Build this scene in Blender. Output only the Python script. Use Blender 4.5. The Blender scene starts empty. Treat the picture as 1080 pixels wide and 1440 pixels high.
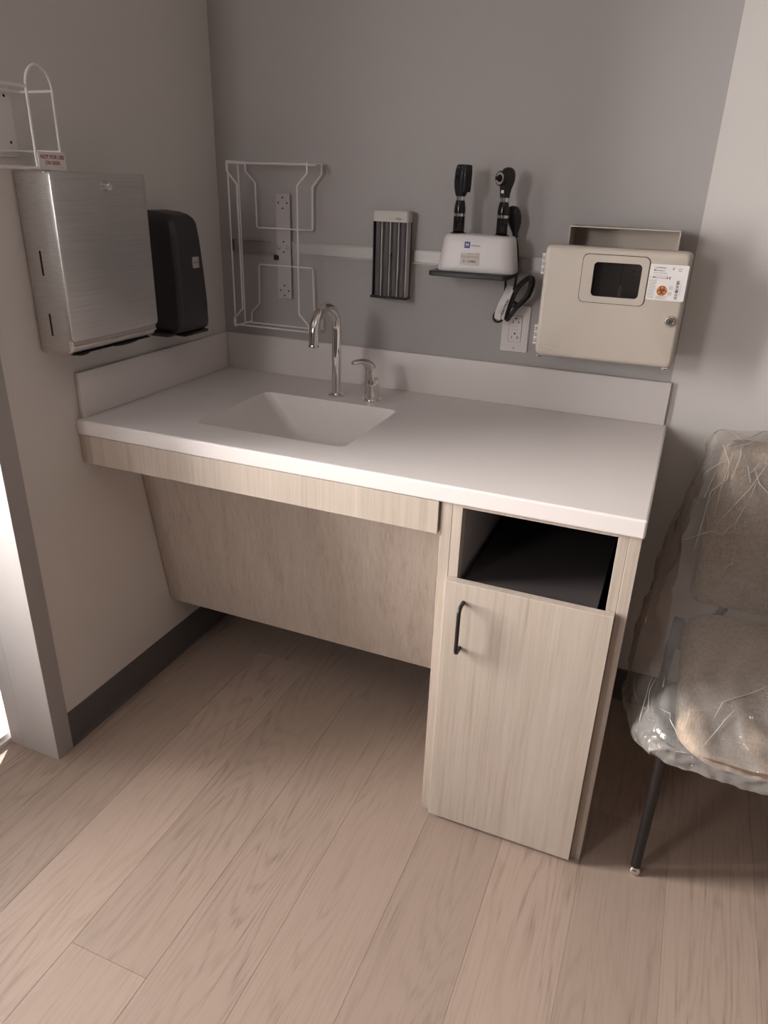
import bpy, bmesh, math, random
from mathutils import Vector, Matrix, noise

random.seed(7)
S = bpy.context.scene
COL = S.collection
V = Vector
PI = math.pi

# ------------------------------------------------------------------ camera
cam_d = bpy.data.cameras.new('camera')
cam = bpy.data.objects.new('camera', cam_d)
COL.objects.link(cam)
Rm = Matrix(((0.92347656, -0.18244214, 0.33749949),
             (0.38247192, 0.36876615, -0.84718756),
             (0.03010432, 0.91144193, 0.4103259)))
cam.matrix_world = Matrix.Translation((1.32233667, -1.93647689, 1.40162316)) @ Rm.to_4x4()
cam_d.sensor_fit = 'VERTICAL'
cam_d.sensor_height = 36.0
cam_d.lens = 1019.6251 / 1440.0 * 36.0
cam_d.clip_start = 0.02
S.camera = cam

# ------------------------------------------------------------------ world, light, exposure
W = bpy.data.worlds.new('sky')
S.world = W
W.use_nodes = True
bg = W.node_tree.nodes['Background']
bg.inputs[0].default_value = (1.0, .955, .945, 1)
bg.inputs[1].default_value = 1.2
S.view_settings.view_transform = 'Standard'
S.view_settings.look = 'None'
S.view_settings.gamma = 1.0
S.view_settings.use_curve_mapping = False
S.view_settings.exposure = 0.36

def area(name, loc, target, sx, sy, power, color=(1, 1, 1), portal=False):
    d = bpy.data.lights.new(name, 'AREA')
    d.shape = 'RECTANGLE'; d.size = sx; d.size_y = sy; d.energy = power; d.color = color
    if portal:
        d.cycles.is_portal = True
    o = bpy.data.objects.new(name, d)
    COL.objects.link(o)
    o.location = loc
    o.rotation_euler = (V(target) - V(loc)).to_track_quat('-Z', 'Y').to_euler()
    return o

# daylight through the glazed left door, then an added lamp filling the walls
area('door_daylight', (-.62, -1.30, 1.38), (.38, -1.16, 1.20), .50, 1.5, 100.0, (1.0, .945, .925))
area('wall_fill', (-.38, -2.60, 1.76), (.62, -1.90, 1.60), 1.5, .6, 44.0, (1.0, .945, .925))
# added low sun: its floor patch behind the camera bounces light up
sun_d = bpy.data.lights.new('bounce_sun', 'SUN'); sun_d.energy = 14.0; sun_d.angle = math.radians(3); sun_d.color = (1.0, .92, .88)
bounce_sun = bpy.data.objects.new('bounce_sun', sun_d); COL.objects.link(bounce_sun)
bounce_sun.rotation_euler = V((.50, -.90, -.52)).to_track_quat('-Z', 'Y').to_euler()

DOOR_Y0, DOOR_Y1, DOOR_H = -3.50, -0.889, 2.08  # opening stretched past the camera, out of view, to admit more light
area('daylight_portal', (-0.30, (DOOR_Y0 + DOOR_Y1) / 2, DOOR_H / 2), (1, (DOOR_Y0 + DOOR_Y1) / 2, DOOR_H / 2),
     DOOR_Y1 - DOOR_Y0 + .05, DOOR_H + .05, 1, portal=True)
# added ceiling fill light is created in its builder below
CEIL_POWER = 1.3

# ------------------------------------------------------------------ materials
def new_mat(name):
    m = bpy.data.materials.new(name)
    m.use_nodes = True
    nt = m.node_tree
    return m, nt, nt.nodes['Principled BSDF']

def N(nt, typ, **kw):
    n = nt.nodes.new(typ)
    for k, v in kw.items():
        setattr(n, k, v)
    return n

def mat(name, col, rough=.5, metal=0, bump=0, bscale=200, var=0, coat=0, spec=.5, trans=0):
    m, nt, b = new_mat(name)
    b.inputs['Base Color'].default_value = (*col, 1)
    b.inputs['Roughness'].default_value = rough
    b.inputs['Metallic'].default_value = metal
    b.inputs['Specular IOR Level'].default_value = spec
    b.inputs['Coat Weight'].default_value = coat
    tc = N(nt, 'ShaderNodeTexCoord')
    if var:
        nz = N(nt, 'ShaderNodeTexNoise'); nz.inputs['Scale'].default_value = 9; nz.inputs['Detail'].default_value = 4
        nt.links.new(tc.outputs['Object'], nz.inputs['Vector'])
        mx = N(nt, 'ShaderNodeMix', data_type='RGBA')
        mx.inputs['A'].default_value = (*[c * (1 - var) for c in col], 1)
        mx.inputs['B'].default_value = (*[min(1, c * (1 + var)) for c in col], 1)
        nt.links.new(nz.outputs['Fac'], mx.inputs['Factor'])
        nt.links.new(mx.outputs['Result'], b.inputs['Base Color'])
    if bump:
        nb = N(nt, 'ShaderNodeTexNoise'); nb.inputs['Scale'].default_value = bscale; nb.inputs['Detail'].default_value = 3
        nt.links.new(tc.outputs['Object'], nb.inputs['Vector'])
        bp = N(nt, 'ShaderNodeBump'); bp.inputs['Strength'].default_value = bump; bp.inputs['Distance'].default_value = .002
        nt.links.new(nb.outputs['Fac'], bp.inputs['Height'])
        nt.links.new(bp.outputs['Normal'], b.inputs['Normal'])
    return m

def ramp(nt, stops):
    r = N(nt, 'ShaderNodeValToRGB')
    e = r.color_ramp.elements
    while len(e) > 1:
        e.remove(e[-1])
    e[0].position = stops[0][0]; e[0].color = (*stops[0][1], 1)
    for p, c in stops[1:]:
        k = e.new(p); k.color = (*c, 1)
    return r

def laminate(name, c0, c1, c2, rough=.5):
    """wood-print laminate, grain along local z, fine streaks and soft broad bands"""
    m, nt, b = new_mat(name)
    L = nt.links.new
    tc = N(nt, 'ShaderNodeTexCoord'); oi = N(nt, 'ShaderNodeObjectInfo')
    mul = N(nt, 'ShaderNodeMath', operation='MULTIPLY'); mul.inputs[1].default_value = 37.0
    L(oi.outputs['Random'], mul.inputs[0])
    add = N(nt, 'ShaderNodeVectorMath', operation='ADD')
    L(tc.outputs['Object'], add.inputs[0]); L(mul.outputs[0], add.inputs[1])
    def streak(sx, sz, detail, dist=0):
        mp = N(nt, 'ShaderNodeMapping'); mp.inputs['Scale'].default_value = (sx, sx, sz)
        L(add.outputs[0], mp.inputs['Vector'])
        nz = N(nt, 'ShaderNodeTexNoise'); nz.inputs['Scale'].default_value = 1
        nz.inputs['Detail'].default_value = detail; nz.inputs['Distortion'].default_value = dist
        L(mp.outputs[0], nz.inputs['Vector'])
        return nz.outputs['Fac']
    f1 = streak(150, 3.5, 3); f2 = streak(26, 1.2, 3, .6); f3 = streak(420, 16, 1)
    a = N(nt, 'ShaderNodeMath', operation='MULTIPLY_ADD'); L(f1, a.inputs[0]); a.inputs[1].default_value = .42
    s2 = N(nt, 'ShaderNodeMath', operation='MULTIPLY_ADD'); L(f2, s2.inputs[0]); s2.inputs[1].default_value = .40
    s3 = N(nt, 'ShaderNodeMath', operation='MULTIPLY'); L(f3, s3.inputs[0]); s3.inputs[1].default_value = .18
    L(s3.outputs[0], s2.inputs[2]); L(s2.outputs[0], a.inputs[2])
    r = ramp(nt, [(.30, c0), (.48, c1), (.68, c2)])
    L(a.outputs[0], r.inputs[0]); L(r.outputs[0], b.inputs['Base Color'])
    b.inputs['Roughness'].default_value = rough
    b.inputs['Specular IOR Level'].default_value = .35
    bp = N(nt, 'ShaderNodeBump'); bp.inputs['Strength'].default_value = .08; bp.inputs['Distance'].default_value = .001
    L(a.outputs[0], bp.inputs['Height']); L(bp.outputs['Normal'], b.inputs['Normal'])
    return m

def oak_planks():
    m, nt, b = new_mat('oak_plank_floor')
    L = nt.links.new
    tc = N(nt, 'ShaderNodeTexCoord'); oi = N(nt, 'ShaderNodeObjectInfo')
    mul = N(nt, 'ShaderNodeMath', operation='MULTIPLY'); mul.inputs[1].default_value = 61.0
    L(oi.outputs['Random'], mul.inputs[0])
    cmb = N(nt, 'ShaderNodeCombineXYZ'); L(mul.outputs[0], cmb.inputs[1]); L(mul.outputs[0], cmb.inputs[2])
    add = N(nt, 'ShaderNodeVectorMath', operation='ADD')
    L(tc.outputs['Object'], add.inputs[0]); L(cmb.outputs[0], add.inputs[1])
    # low noise that bends the grain lines into cathedral arches
    mp = N(nt, 'ShaderNodeMapping'); mp.inputs['Scale'].default_value = (7, .75, 1)
    L(add.outputs[0], mp.inputs['Vector'])
    low = N(nt, 'ShaderNodeTexNoise'); low.inputs['Scale'].default_value = 1; low.inputs['Detail'].default_value = 1.5
    L(mp.outputs[0], low.inputs['Vector'])
    # growth rings: sine of the low field
    mring = N(nt, 'ShaderNodeMath', operation='MULTIPLY'); L(low.outputs['Fac'], mring.inputs[0]); mring.inputs[1].default_value = 150
    # jitter of the ring lines
    mp3 = N(nt, 'ShaderNodeMapping'); mp3.inputs['Scale'].default_value = (90, 9, 1); L(add.outputs[0], mp3.inputs['Vector'])
    jit = N(nt, 'ShaderNodeTexNoise'); jit.inputs['Scale'].default_value = 1; jit.inputs['Detail'].default_value = 2
    L(mp3.outputs[0], jit.inputs['Vector'])
    mj = N(nt, 'ShaderNodeMath', operation='MULTIPLY_ADD'); L(jit.outputs['Fac'], mj.inputs[0]); mj.inputs[1].default_value = 7.0
    L(mring.outputs[0], mj.inputs[2])
    sn = N(nt, 'ShaderNodeMath', operation='SINE'); L(mj.outputs[0], sn.inputs[0])
    # fine pores along the grain
    mp2 = N(nt, 'ShaderNodeMapping'); mp2.inputs['Scale'].default_value = (260, 7, 1); L(add.outputs[0], mp2.inputs['Vector'])
    fine = N(nt, 'ShaderNodeTexNoise'); fine.inputs['Scale'].default_value = 1; fine.inputs['Detail'].default_value = 3
    L(mp2.outputs[0], fine.inputs['Vector'])
    # where the figure shows (patchy)
    mp4 = N(nt, 'ShaderNodeMapping'); mp4.inputs['Scale'].default_value = (9, 1.1, 1); mp4.inputs['Location'].default_value = (3, 8, 1)
    L(add.outputs[0], mp4.inputs['Vector'])
    msk = N(nt, 'ShaderNodeTexNoise'); msk.inputs['Scale'].default_value = 1; msk.inputs['Detail'].default_value = 1
    L(mp4.outputs[0], msk.inputs['Vector'])
    mr = N(nt, 'ShaderNodeMapRange'); mr.inputs['From Min'].default_value = .38; mr.inputs['From Max'].default_value = .62
    mr.inputs['To Min'].default_value = .15; mr.inputs['To Max'].default_value = 1
    L(msk.outputs['Fac'], mr.inputs['Value'])
    rng = N(nt, 'ShaderNodeMapRange'); L(sn.outputs[0], rng.inputs['Value'])
    rng.inputs['From Min'].default_value = .1; rng.inputs['From Max'].default_value = 1
    rf = N(nt, 'ShaderNodeMath', operation='MULTIPLY'); L(rng.outputs[0], rf.inputs[0]); L(fine.outputs['Fac'], rf.inputs[1])
    rm = N(nt, 'ShaderNodeMath', operation='MULTIPLY'); L(rf.outputs[0], rm.inputs[0]); L(mr.outputs[0], rm.inputs[1])
    tot = N(nt, 'ShaderNodeMath', operation='MULTIPLY_ADD'); L(rm.outputs[0], tot.inputs[0]); tot.inputs[1].default_value = .62
    ff = N(nt, 'ShaderNodeMapRange'); L(fine.outputs['Fac'], ff.inputs['Value'])
    ff.inputs['From Min'].default_value = .5; ff.inputs['From Max'].default_value = .8; ff.inputs['To Max'].default_value = .40
    L(ff.outputs[0], tot.inputs[2])
    r = ramp(nt, [(0, (.392, .296, .243)), (.4, (.328, .245, .198)), (.8, (.212, .152, .119))])
    L(tot.outputs[0], r.inputs[0])
    # plank to plank tone
    hs = N(nt, 'ShaderNodeHueSaturation')
    vr = N(nt, 'ShaderNodeMapRange'); L(oi.outputs['Random'], vr.inputs['Value'])
    vr.inputs['To Min'].default_value = .90; vr.inputs['To Max'].default_value = 1.08
    L(vr.outputs[0], hs.inputs['Value']); L(r.outputs[0], hs.inputs['Color'])
    L(hs.outputs[0], b.inputs['Base Color'])
    b.inputs['Roughness'].default_value = .52
    b.inputs['Specular IOR Level'].default_value = .35
    bp = N(nt, 'ShaderNodeBump'); bp.inputs['Strength'].default_value = .25; bp.inputs['Distance'].default_value = -.0006
    L(tot.outputs[0], bp.inputs['Height']); L(bp.outputs['Normal'], b.inputs['Normal'])
    return m

def brushed_steel():
    m, nt, b = new_mat('brushed_stainless_steel')
    L = nt.links.new
    tc = N(nt, 'ShaderNodeTexCoord')
    mp = N(nt, 'ShaderNodeMapping'); mp.inputs['Scale'].default_value = (30, 6, 900); L(tc.outputs['Object'], mp.inputs['Vector'])
    nz = N(nt, 'ShaderNodeTexNoise'); nz.inputs['Scale'].default_value = 1; nz.inputs['Detail'].default_value = 2
    L(mp.outputs[0], nz.inputs['Vector'])
    r = ramp(nt, [(.3, (.56, .54, .525)), (.7, (.72, .695, .68))])
    L(nz.outputs['Fac'], r.inputs[0]); L(r.outputs[0], b.inputs['Base Color'])
    b.inputs['Metallic'].default_value = 1
    b.inputs['Roughness'].default_value = .34
    bp = N(nt, 'ShaderNodeBump'); bp.inputs['Strength'].default_value = .10; bp.inputs['Distance'].default_value = .0005
    L(nz.outputs['Fac'], bp.inputs['Height']); L(bp.outputs['Normal'], b.inputs['Normal'])
    return m

def linen():
    m, nt, b = new_mat('beige_woven_fabric')
    L = nt.links.new
    tc = N(nt, 'ShaderNodeTexCoord')
    outs = []
    for sc in ((650, 60, 60), (60, 650, 650)):
        mp = N(nt, 'ShaderNodeMapping'); mp.inputs['Scale'].default_value = sc; L(tc.outputs['Object'], mp.inputs['Vector'])
        nz = N(nt, 'ShaderNodeTexNoise'); nz.inputs['Scale'].default_value = 1; nz.inputs['Detail'].default_value = 2
        L(mp.outputs[0], nz.inputs['Vector']); outs.append(nz.outputs['Fac'])
    a = N(nt, 'ShaderNodeMath', operation='ADD'); L(outs[0], a.inputs[0]); L(outs[1], a.inputs[1])
    h = N(nt, 'ShaderNodeMath', operation='MULTIPLY'); L(a.outputs[0], h.inputs[0]); h.inputs[1].default_value = .5
    r = ramp(nt, [(.36, (.40, .30, .22)), (.50, (.58, .47, .36)), (.64, (.70, .59, .47))])
    L(h.outputs[0], r.inputs[0]); L(r.outputs[0], b.inputs['Base Color'])
    b.inputs['Roughness'].default_value = .9
    bp = N(nt, 'ShaderNodeBump'); bp.inputs['Strength'].default_value = .5; bp.inputs['Distance'].default_value = .001
    L(h.outputs[0], bp.inputs['Height']); L(bp.outputs['Normal'], b.inputs['Normal'])
    return m

def solid_surface():
    m, nt, b = new_mat('white_solid_surface')
    L = nt.links.new
    tc = N(nt, 'ShaderNodeTexCoord')
    vo = N(nt, 'ShaderNodeTexVoronoi'); vo.inputs['Scale'].default_value = 210
    L(tc.outputs['Object'], vo.inputs['Vector'])
    nz = N(nt, 'ShaderNodeTexNoise'); nz.inputs['Scale'].default_value = 14; L(tc.outputs['Object'], nz.inputs['Vector'])
    lt = N(nt, 'ShaderNodeMath', operation='LESS_THAN'); L(vo.outputs['Distance'], lt.inputs[0]); lt.inputs[1].default_value = .13
    gt = N(nt, 'ShaderNodeMath', operation='GREATER_THAN'); L(nz.outputs['Fac'], gt.inputs[0]); gt.inputs[1].default_value = .60
    mm = N(nt, 'ShaderNodeMath', operation='MULTIPLY'); L(lt.outputs[0], mm.inputs[0]); L(gt.outputs[0], mm.inputs[1])
    mx = N(nt, 'ShaderNodeMix', data_type='RGBA')
    mx.inputs['A'].default_value = (.73, .675, .66, 1); mx.inputs['B'].default_value = (.55, .50, .49, 1)
    L(mm.outputs[0], mx.inputs['Factor']); L(mx.outputs['Result'], b.inputs['Base Color'])
    b.inputs['Roughness'].default_value = .38
    b.inputs['Specular IOR Level'].default_value = .4
    return m

def clear_film(name, haze=.12, tint=(1, .97, .94), rough=.10, bump=.6, bscale=26):
    m, nt, b = new_mat(name)
    L = nt.links.new
    nt.nodes.remove(b)
    out = nt.nodes['Material Output']
    tr = N(nt, 'ShaderNodeBsdfTransparent'); tr.inputs[0].default_value = (*tint, 1)
    gl = N(nt, 'ShaderNodeBsdfGlossy'); gl.inputs['Roughness'].default_value = rough
    df = N(nt, 'ShaderNodeBsdfDiffuse'); df.inputs[0].default_value = (.8, .76, .73, 1)
    tc = N(nt, 'ShaderNodeTexCoord')
    if bump:
        nz = N(nt, 'ShaderNodeTexNoise'); nz.inputs['Scale'].default_value = bscale; nz.inputs['Detail'].default_value = 3
        nz.inputs['Distortion'].default_value = 1.2
        L(tc.outputs['Object'], nz.inputs['Vector'])
        bp = N(nt, 'ShaderNodeBump'); bp.inputs['Strength'].default_value = bump; bp.inputs['Distance'].default_value = .01
        vo = N(nt, 'ShaderNodeTexVoronoi', feature='DISTANCE_TO_EDGE'); vo.inputs['Scale'].default_value = bscale * .6
        wv = N(nt, 'ShaderNodeVectorMath', operation='MULTIPLY_ADD'); L(nz.outputs['Color'], wv.inputs[0]); wv.inputs[1].default_value = (.05, .05, .05)
        L(tc.outputs['Object'], wv.inputs[2]); L(wv.outputs[0], vo.inputs['Vector'])
        cr = N(nt, 'ShaderNodeMapRange', interpolation_type='SMOOTHSTEP'); cr.inputs['From Max'].default_value = .10
        L(vo.outputs['Distance'], cr.inputs['Value'])
        hh_ = N(nt, 'ShaderNodeMath', operation='MULTIPLY_ADD'); L(nz.outputs['Fac'], hh_.inputs[0]); hh_.inputs[1].default_value = .8
        mm_ = N(nt, 'ShaderNodeMath', operation='MULTIPLY'); L(cr.outputs[0], mm_.inputs[0]); mm_.inputs[1].default_value = .35
        L(mm_.outputs[0], hh_.inputs[2]); L(hh_.outputs[0], bp.inputs['Height']); L(bp.outputs['Normal'], gl.inputs['Normal'])
    fr = N(nt, 'ShaderNodeFresnel'); fr.inputs['IOR'].default_value = 1.5
    m1 = N(nt, 'ShaderNodeMixShader'); m1.inputs[0].default_value = haze
    L(tr.outputs[0], m1.inputs[1]); L(df.outputs[0], m1.inputs[2])
    m2 = N(nt, 'ShaderNodeMixShader'); L(fr.outputs[0], m2.inputs[0])
    L(m1.outputs[0], m2.inputs[1]); L(gl.outputs[0], m2.inputs[2])
    L(m2.outputs[0], out.inputs['Surface'])
    return m

MT = dict(
    wall_white=mat('warm_white_wall_paint', (.64, .606, .585), .6, bump=.06, bscale=260),
    wall_gray=mat('gray_accent_wall_paint', (.40, .375, .367), .5, bump=.06, bscale=260),
    wall_far=mat('dimmed_far_wall', (.15, .137, .13), .6),  # unseen walls, darkened to cut bounced light
    ceiling=mat('dimmed_ceiling', (.45, .43, .41), .8),  # out-of-view ceiling, also dimmed for less bounce
    vinyl=mat('dark_gray_vinyl_base', (.105, .095, .095), .5, var=.08),
    door_gray=mat('gray_painted_steel', (.36, .335, .335), .42, bump=.03, bscale=300),
    jamb=mat('lit_jamb_tone', (.52, .485, .475), .45),  # paler than the casing: light on the reveal put into the colour
    door_white=mat('white_window_frame', (.80, .77, .76), .35),
    counter=solid_surface(),
    wood=laminate('pale_wood_laminate', (.37, .30, .25), (.47, .395, .335), (.54, .465, .405)),
    melamine=mat('shaded_melamine', (.34, .31, .305), .6, var=.05),  # pale melamine grayed by shade in its colour
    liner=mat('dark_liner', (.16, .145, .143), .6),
    inside=mat('shaded_cabinet_inside', (.045, .038, .038), .6),  # shade of the cavity painted into back, top and shelf
    cap_gray=mat('gray_plastic_foot', (.42, .37, .34), .6),
    oak=oak_planks(),
    sub=mat('dark_subfloor', (.06, .045, .04), .9),
    chrome=mat('polished_chrome', (.80, .78, .77), .06, 1),
    chrome_soft=mat('satin_nickel', (.62, .60, .58), .22, 1),
    steel=brushed_steel(),
    alu=mat('anodised_aluminium', (.46, .435, .42), .5, 1),
    wire=mat('white_coated_wire', (.74, .70, .69), .35),
    plate=mat('gray_white_steel_plate', (.47, .44, .435), .5, var=.05),
    black=mat('black_plastic', (.012, .010, .011), .38),
    black_gloss=mat('glossy_black_handle', (.012, .010, .011), .16),
    black_metal=mat('black_powder_coat', (.016, .012, .012), .42),
    navy=mat('dark_navy_plastic', (.012, .012, .018), .30),
    charcoal=mat('charcoal_plastic', (.034, .031, .034), .42, bump=.05, bscale=500),
    hole=mat('hole_black', (.008, .007, .007), .9),
    white_plastic=mat('white_plastic', (.74, .70, .70), .35),
    outlet=mat('white_outlet_plastic', (.72, .67, .66), .35),
    beige=mat('beige_plastic', (.475, .415, .36), .45, var=.02),
    beige_dark=mat('beige_plastic_inside', (.40, .35, .30), .6),
    ivory=mat('ivory_plastic', (.58, .535, .50), .4),
    tube=mat('smoky_gray_tube', (.125, .110, .122), .22),
    fin=mat('pale_gray_fin', (.50, .46, .46), .3),
    paper=mat('white_label_paper', (.70, .665, .655), .55),
    paper2=mat('off_white_label_paper', (.66, .61, .57), .55),
    ink=mat('black_ink', (.035, .03, .03), .6),
    ink_gray=mat('gray_ink', (.26, .24, .235), .6),
    ink_pale=mat('pale_gray_ink', (.40, .375, .37), .6),
    ink_red=mat('dark_red_ink', (.30, .045, .05), .6),
    blue=mat('logo_blue', (.045, .06, .24), .5),
    orange=mat('label_orange', (.62, .22, .06), .5),
    white_ink=mat('white_ink', (.75, .72, .75), .5),
    linen=linen(),
    film=clear_film('clear_plastic_film', .20, (.95, .90, .86), .12, .9, 30),
    film_glint=clear_film('plastic_glint', .55, (.95, .91, .88), .12, 0),  # pale haze for the painted glints
    film_flap=clear_film('creased_plastic_flap', .24, (.96, .92, .90), .10, 1.0, 60),
    glass=clear_film('window_glass', 0, (.96, .97, .96), .02, 0),
    smoke=clear_film('smoked_window', .02, (.62, .58, .57), .06, 0),
    acrylic=clear_film('clear_acrylic', .20, (.93, .92, .93), .08, 0),
    paving=mat('concrete_paving', (.30, .28, .265), .8, var=.1),
)

# ------------------------------------------------------------------ mesh helpers
def root_of(o):
    while o.parent:
        o = o.parent
    return o

def thing(name, label, cat, loc, group=None):
    o = bpy.data.objects.new(name, None)
    o.empty_display_size = .05
    COL.objects.link(o)
    o.location = loc
    o['label'] = label; o['category'] = cat
    if group:
        o['group'] = group
    return o

def obj(name, bm, m, parent=None, label=None, smooth=None, origin=None):
    """bm is in world coordinates; a child's mesh is stored relative to its thing"""
    if parent is not None:
        org = V(root_of(parent).location)
    else:
        org = V(origin) if origin else V((0, 0, 0))
    bmesh.ops.translate(bm, verts=bm.verts, vec=-org)
    bmesh.ops.recalc_face_normals(bm, faces=bm.faces)
    me = bpy.data.meshes.new(name)
    bm.to_mesh(me); bm.free()
    for mm in (m if isinstance(m, (list, tuple)) else [m]):
        me.materials.append(mm)
    if smooth is not None:
        me.polygons.foreach_set('use_smooth', [True] * len(me.polygons))
        if smooth < 180:
            me.set_sharp_from_angle(angle=math.radians(smooth))
    o = bpy.data.objects.new(name, me)
    COL.objects.link(o)
    if parent is not None:
        o.parent = parent
    else:
        o.location = org
    if label:
        o['label'] = label
    return o

def single(name, bm, m, label, cat, origin, smooth=None, group=None):
    o = obj(name, bm, m, None, label, smooth, origin)
    o['category'] = cat
    if group:
        o['group'] = group
    return o

def struct(name, bm, m, parent=None, smooth=None):
    o = obj(name, bm, m, parent, smooth=smooth)
    if parent is None:
        o['kind'] = 'structure'
    return o

def BM():
    return bmesh.new()

def box(bm, x0, x1, y0, y1, z0, z1, r=0, seg=2, mi=0):
    vs = [bm.verts.new((x, y, z)) for z in (z0, z1) for y in (y0, y1) for x in (x0, x1)]
    fs = [bm.faces.new([vs[i] for i in q]) for q in
          ((0, 2, 3, 1), (4, 5, 7, 6), (0, 1, 5, 4), (2, 6, 7, 3), (0, 4, 6, 2), (1, 3, 7, 5))]
    for f in fs:
        f.material_index = mi
    if r:
        es = list({e for f in fs for e in f.edges})
        bmesh.ops.bevel(bm, geom=es, offset=r, segments=seg, affect='EDGES', profile=.5)
    return bm

def fillet(pts, r, n=5, closed=False):
    pts = [V(p) for p in pts]
    out = []
    m = len(pts)
    for i, p in enumerate(pts):
        if not closed and i in (0, m - 1):
            out.append(p); continue
        a = pts[(i - 1) % m]; c = pts[(i + 1) % m]
        da = (a - p); dc = (c - p)
        la, lc = da.length, dc.length
        da.normalize(); dc.normalize()
        ang = da.angle(dc, PI)
        if ang > PI - .02:
            out.append(p); continue
        t = min(r / math.tan(ang / 2), la * .48, lc * .48)
        p0 = p + da * t; p1 = p + dc * t
        for k in range(n + 1):
            s = k / n
            out.append((1 - s) ** 2 * p0 + 2 * s * (1 - s) * p + s * s * p1)
    return out

def tube(bm, pts, r, seg=8, closed=False, cap=True):
    pts = [V(p) for p in pts]
    n = len(pts)
    rs = r if isinstance(r, (list, tuple)) else [r] * n
    tang = []
    for i in range(n):
        if closed:
            t = pts[(i + 1) % n] - pts[(i - 1) % n]
        else:
            t = pts[min(i + 1, n - 1)] - pts[max(i - 1, 0)]
        tang.append(t.normalized())
    up = V((0, 0, 1)) if abs(tang[0].z) < .9 else V((0, 1, 0))
    u = tang[0].cross(up).normalized()
    rings = []
    for i in range(n):
        u = (u - tang[i] * u.dot(tang[i])).normalized()
        w = tang[i].cross(u)
        rings.append([bm.verts.new(pts[i] + (u * math.cos(a) + w * math.sin(a)) * rs[i])
                      for a in [2 * PI * k / seg for k in range(seg)]])
    for i in range(n if closed else n - 1):
        A = rings[i]; B = rings[(i + 1) % n]
        for k in range(seg):
            bm.faces.new((A[k], A[(k + 1) % seg], B[(k + 1) % seg], B[k]))
    if cap and not closed:
        bm.faces.new(rings[0][::-1]); bm.faces.new(rings[-1])
    return bm

def loft(bm, rings, cap0=True, cap1=True):
    R = [[bm.verts.new(p) for p in r] for r in rings]
    n = len(R[0])
    for A, B in zip(R, R[1:]):
        for k in range(n):
            bm.faces.new((A[k], A[(k + 1) % n], B[(k + 1) % n], B[k]))
    if cap0:
        bm.faces.new(R[0][::-1])
    if cap1:
        bm.faces.new(R[-1])
    return bm

def lathe(bm, prof, o, axis=(0, 0, 1), seg=24):
    """prof: (radius, height) along axis from o"""
    ax = V(axis).normalized()
    u = ax.orthogonal().normalized(); w = ax.cross(u)
    o = V(o)
    rings = [[o + ax * h + (u * math.cos(2 * PI * k / seg) + w * math.sin(2 * PI * k / seg)) * max(r, 1e-5)
              for k in range(seg)] for r, h in prof]
    return loft(bm, rings)

def rr2(w, h, r, n=5):
    """rounded rectangle outline, centred"""
    r = min(r, w / 2 - 1e-5, h / 2 - 1e-5)
    out = []
    for cx, cy, a0 in ((w / 2 - r, h / 2 - r, 0), (-w / 2 + r, h / 2 - r, 90), (-w / 2 + r, -h / 2 + r, 180), (w / 2 - r, -h / 2 + r, 270)):
        for k in range(n + 1):
            a = math.radians(a0 + 90 * k / n)
            out.append((cx + r * math.cos(a), cy + r * math.sin(a)))
    return out

def ring_z(cx, cy, z, w, d, r, n=5, yaw=0):
    c, s = math.cos(yaw), math.sin(yaw)
    return [(cx + x * c - y * s, cy + x * s + y * c, z) for x, y in rr2(w, d, r, n)]

def ring_y(cx, cz, y, w, h, r, n=5):
    return [(cx + a, y, cz + b) for a, b in rr2(w, h, r, n)]

def ring_x(cy, cz, x, w, h, r, n=5):
    return [(x, cy + a, cz + b) for a, b in rr2(w, h, r, n)]

def prism(bm, poly, ax, a0, a1):
    """poly 2-D extruded along axis ax ('x','y','z')"""
    def P(p, t):
        return {'x': (t, p[0], p[1]), 'y': (p[0], t, p[1]), 'z': (p[0], p[1], t)}[ax]
    return loft(bm, [[P(p, a0) for p in poly], [P(p, a1) for p in poly]])

FONTS = {}
def text_bm(s, width, org, xd, yd, height=None, bold=0, align='L', lift=.0003):
    """flat lettering of a given width; org = lower left, xd/yd unit directions"""
    cu = bpy.data.curves.new('t', 'FONT'); cu.body = s; cu.size = 1; cu.offset = bold; cu.resolution_u = 3
    o = bpy.data.objects.new('t', cu); COL.objects.link(o)
    bpy.context.view_layer.update()
    me = bpy.data.meshes.new_from_object(o)
    bpy.data.objects.remove(o); bpy.data.curves.remove(cu)
    bm = BM(); bm.from_mesh(me); bpy.data.meshes.remove(me)
    xs = [v.co.x for v in bm.verts]; x0, x1 = min(xs), max(xs)
    sx = width / (x1 - x0); sy = (height / .72) if height else sx
    X = V(xd); Y = V(yd); Z = X.cross(Y)
    for v in bm.verts:
        a = (v.co.x - x0) * sx; b = v.co.y * sy
        v.co = V(org) + X * a + Y * b + Z * lift
    return bm

def merge(bm, other):
    me = bpy.data.meshes.new('tmp'); other.to_mesh(me); other.free()
    bm.from_mesh(me); bpy.data.meshes.remove(me)
    return bm

XF = ((1, 0, 0), (0, 0, 1))          # lettering on a surface that faces -y
XL = ((0, 1, 0), (0, 0, 1))          # lettering on a surface that faces +x

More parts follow.
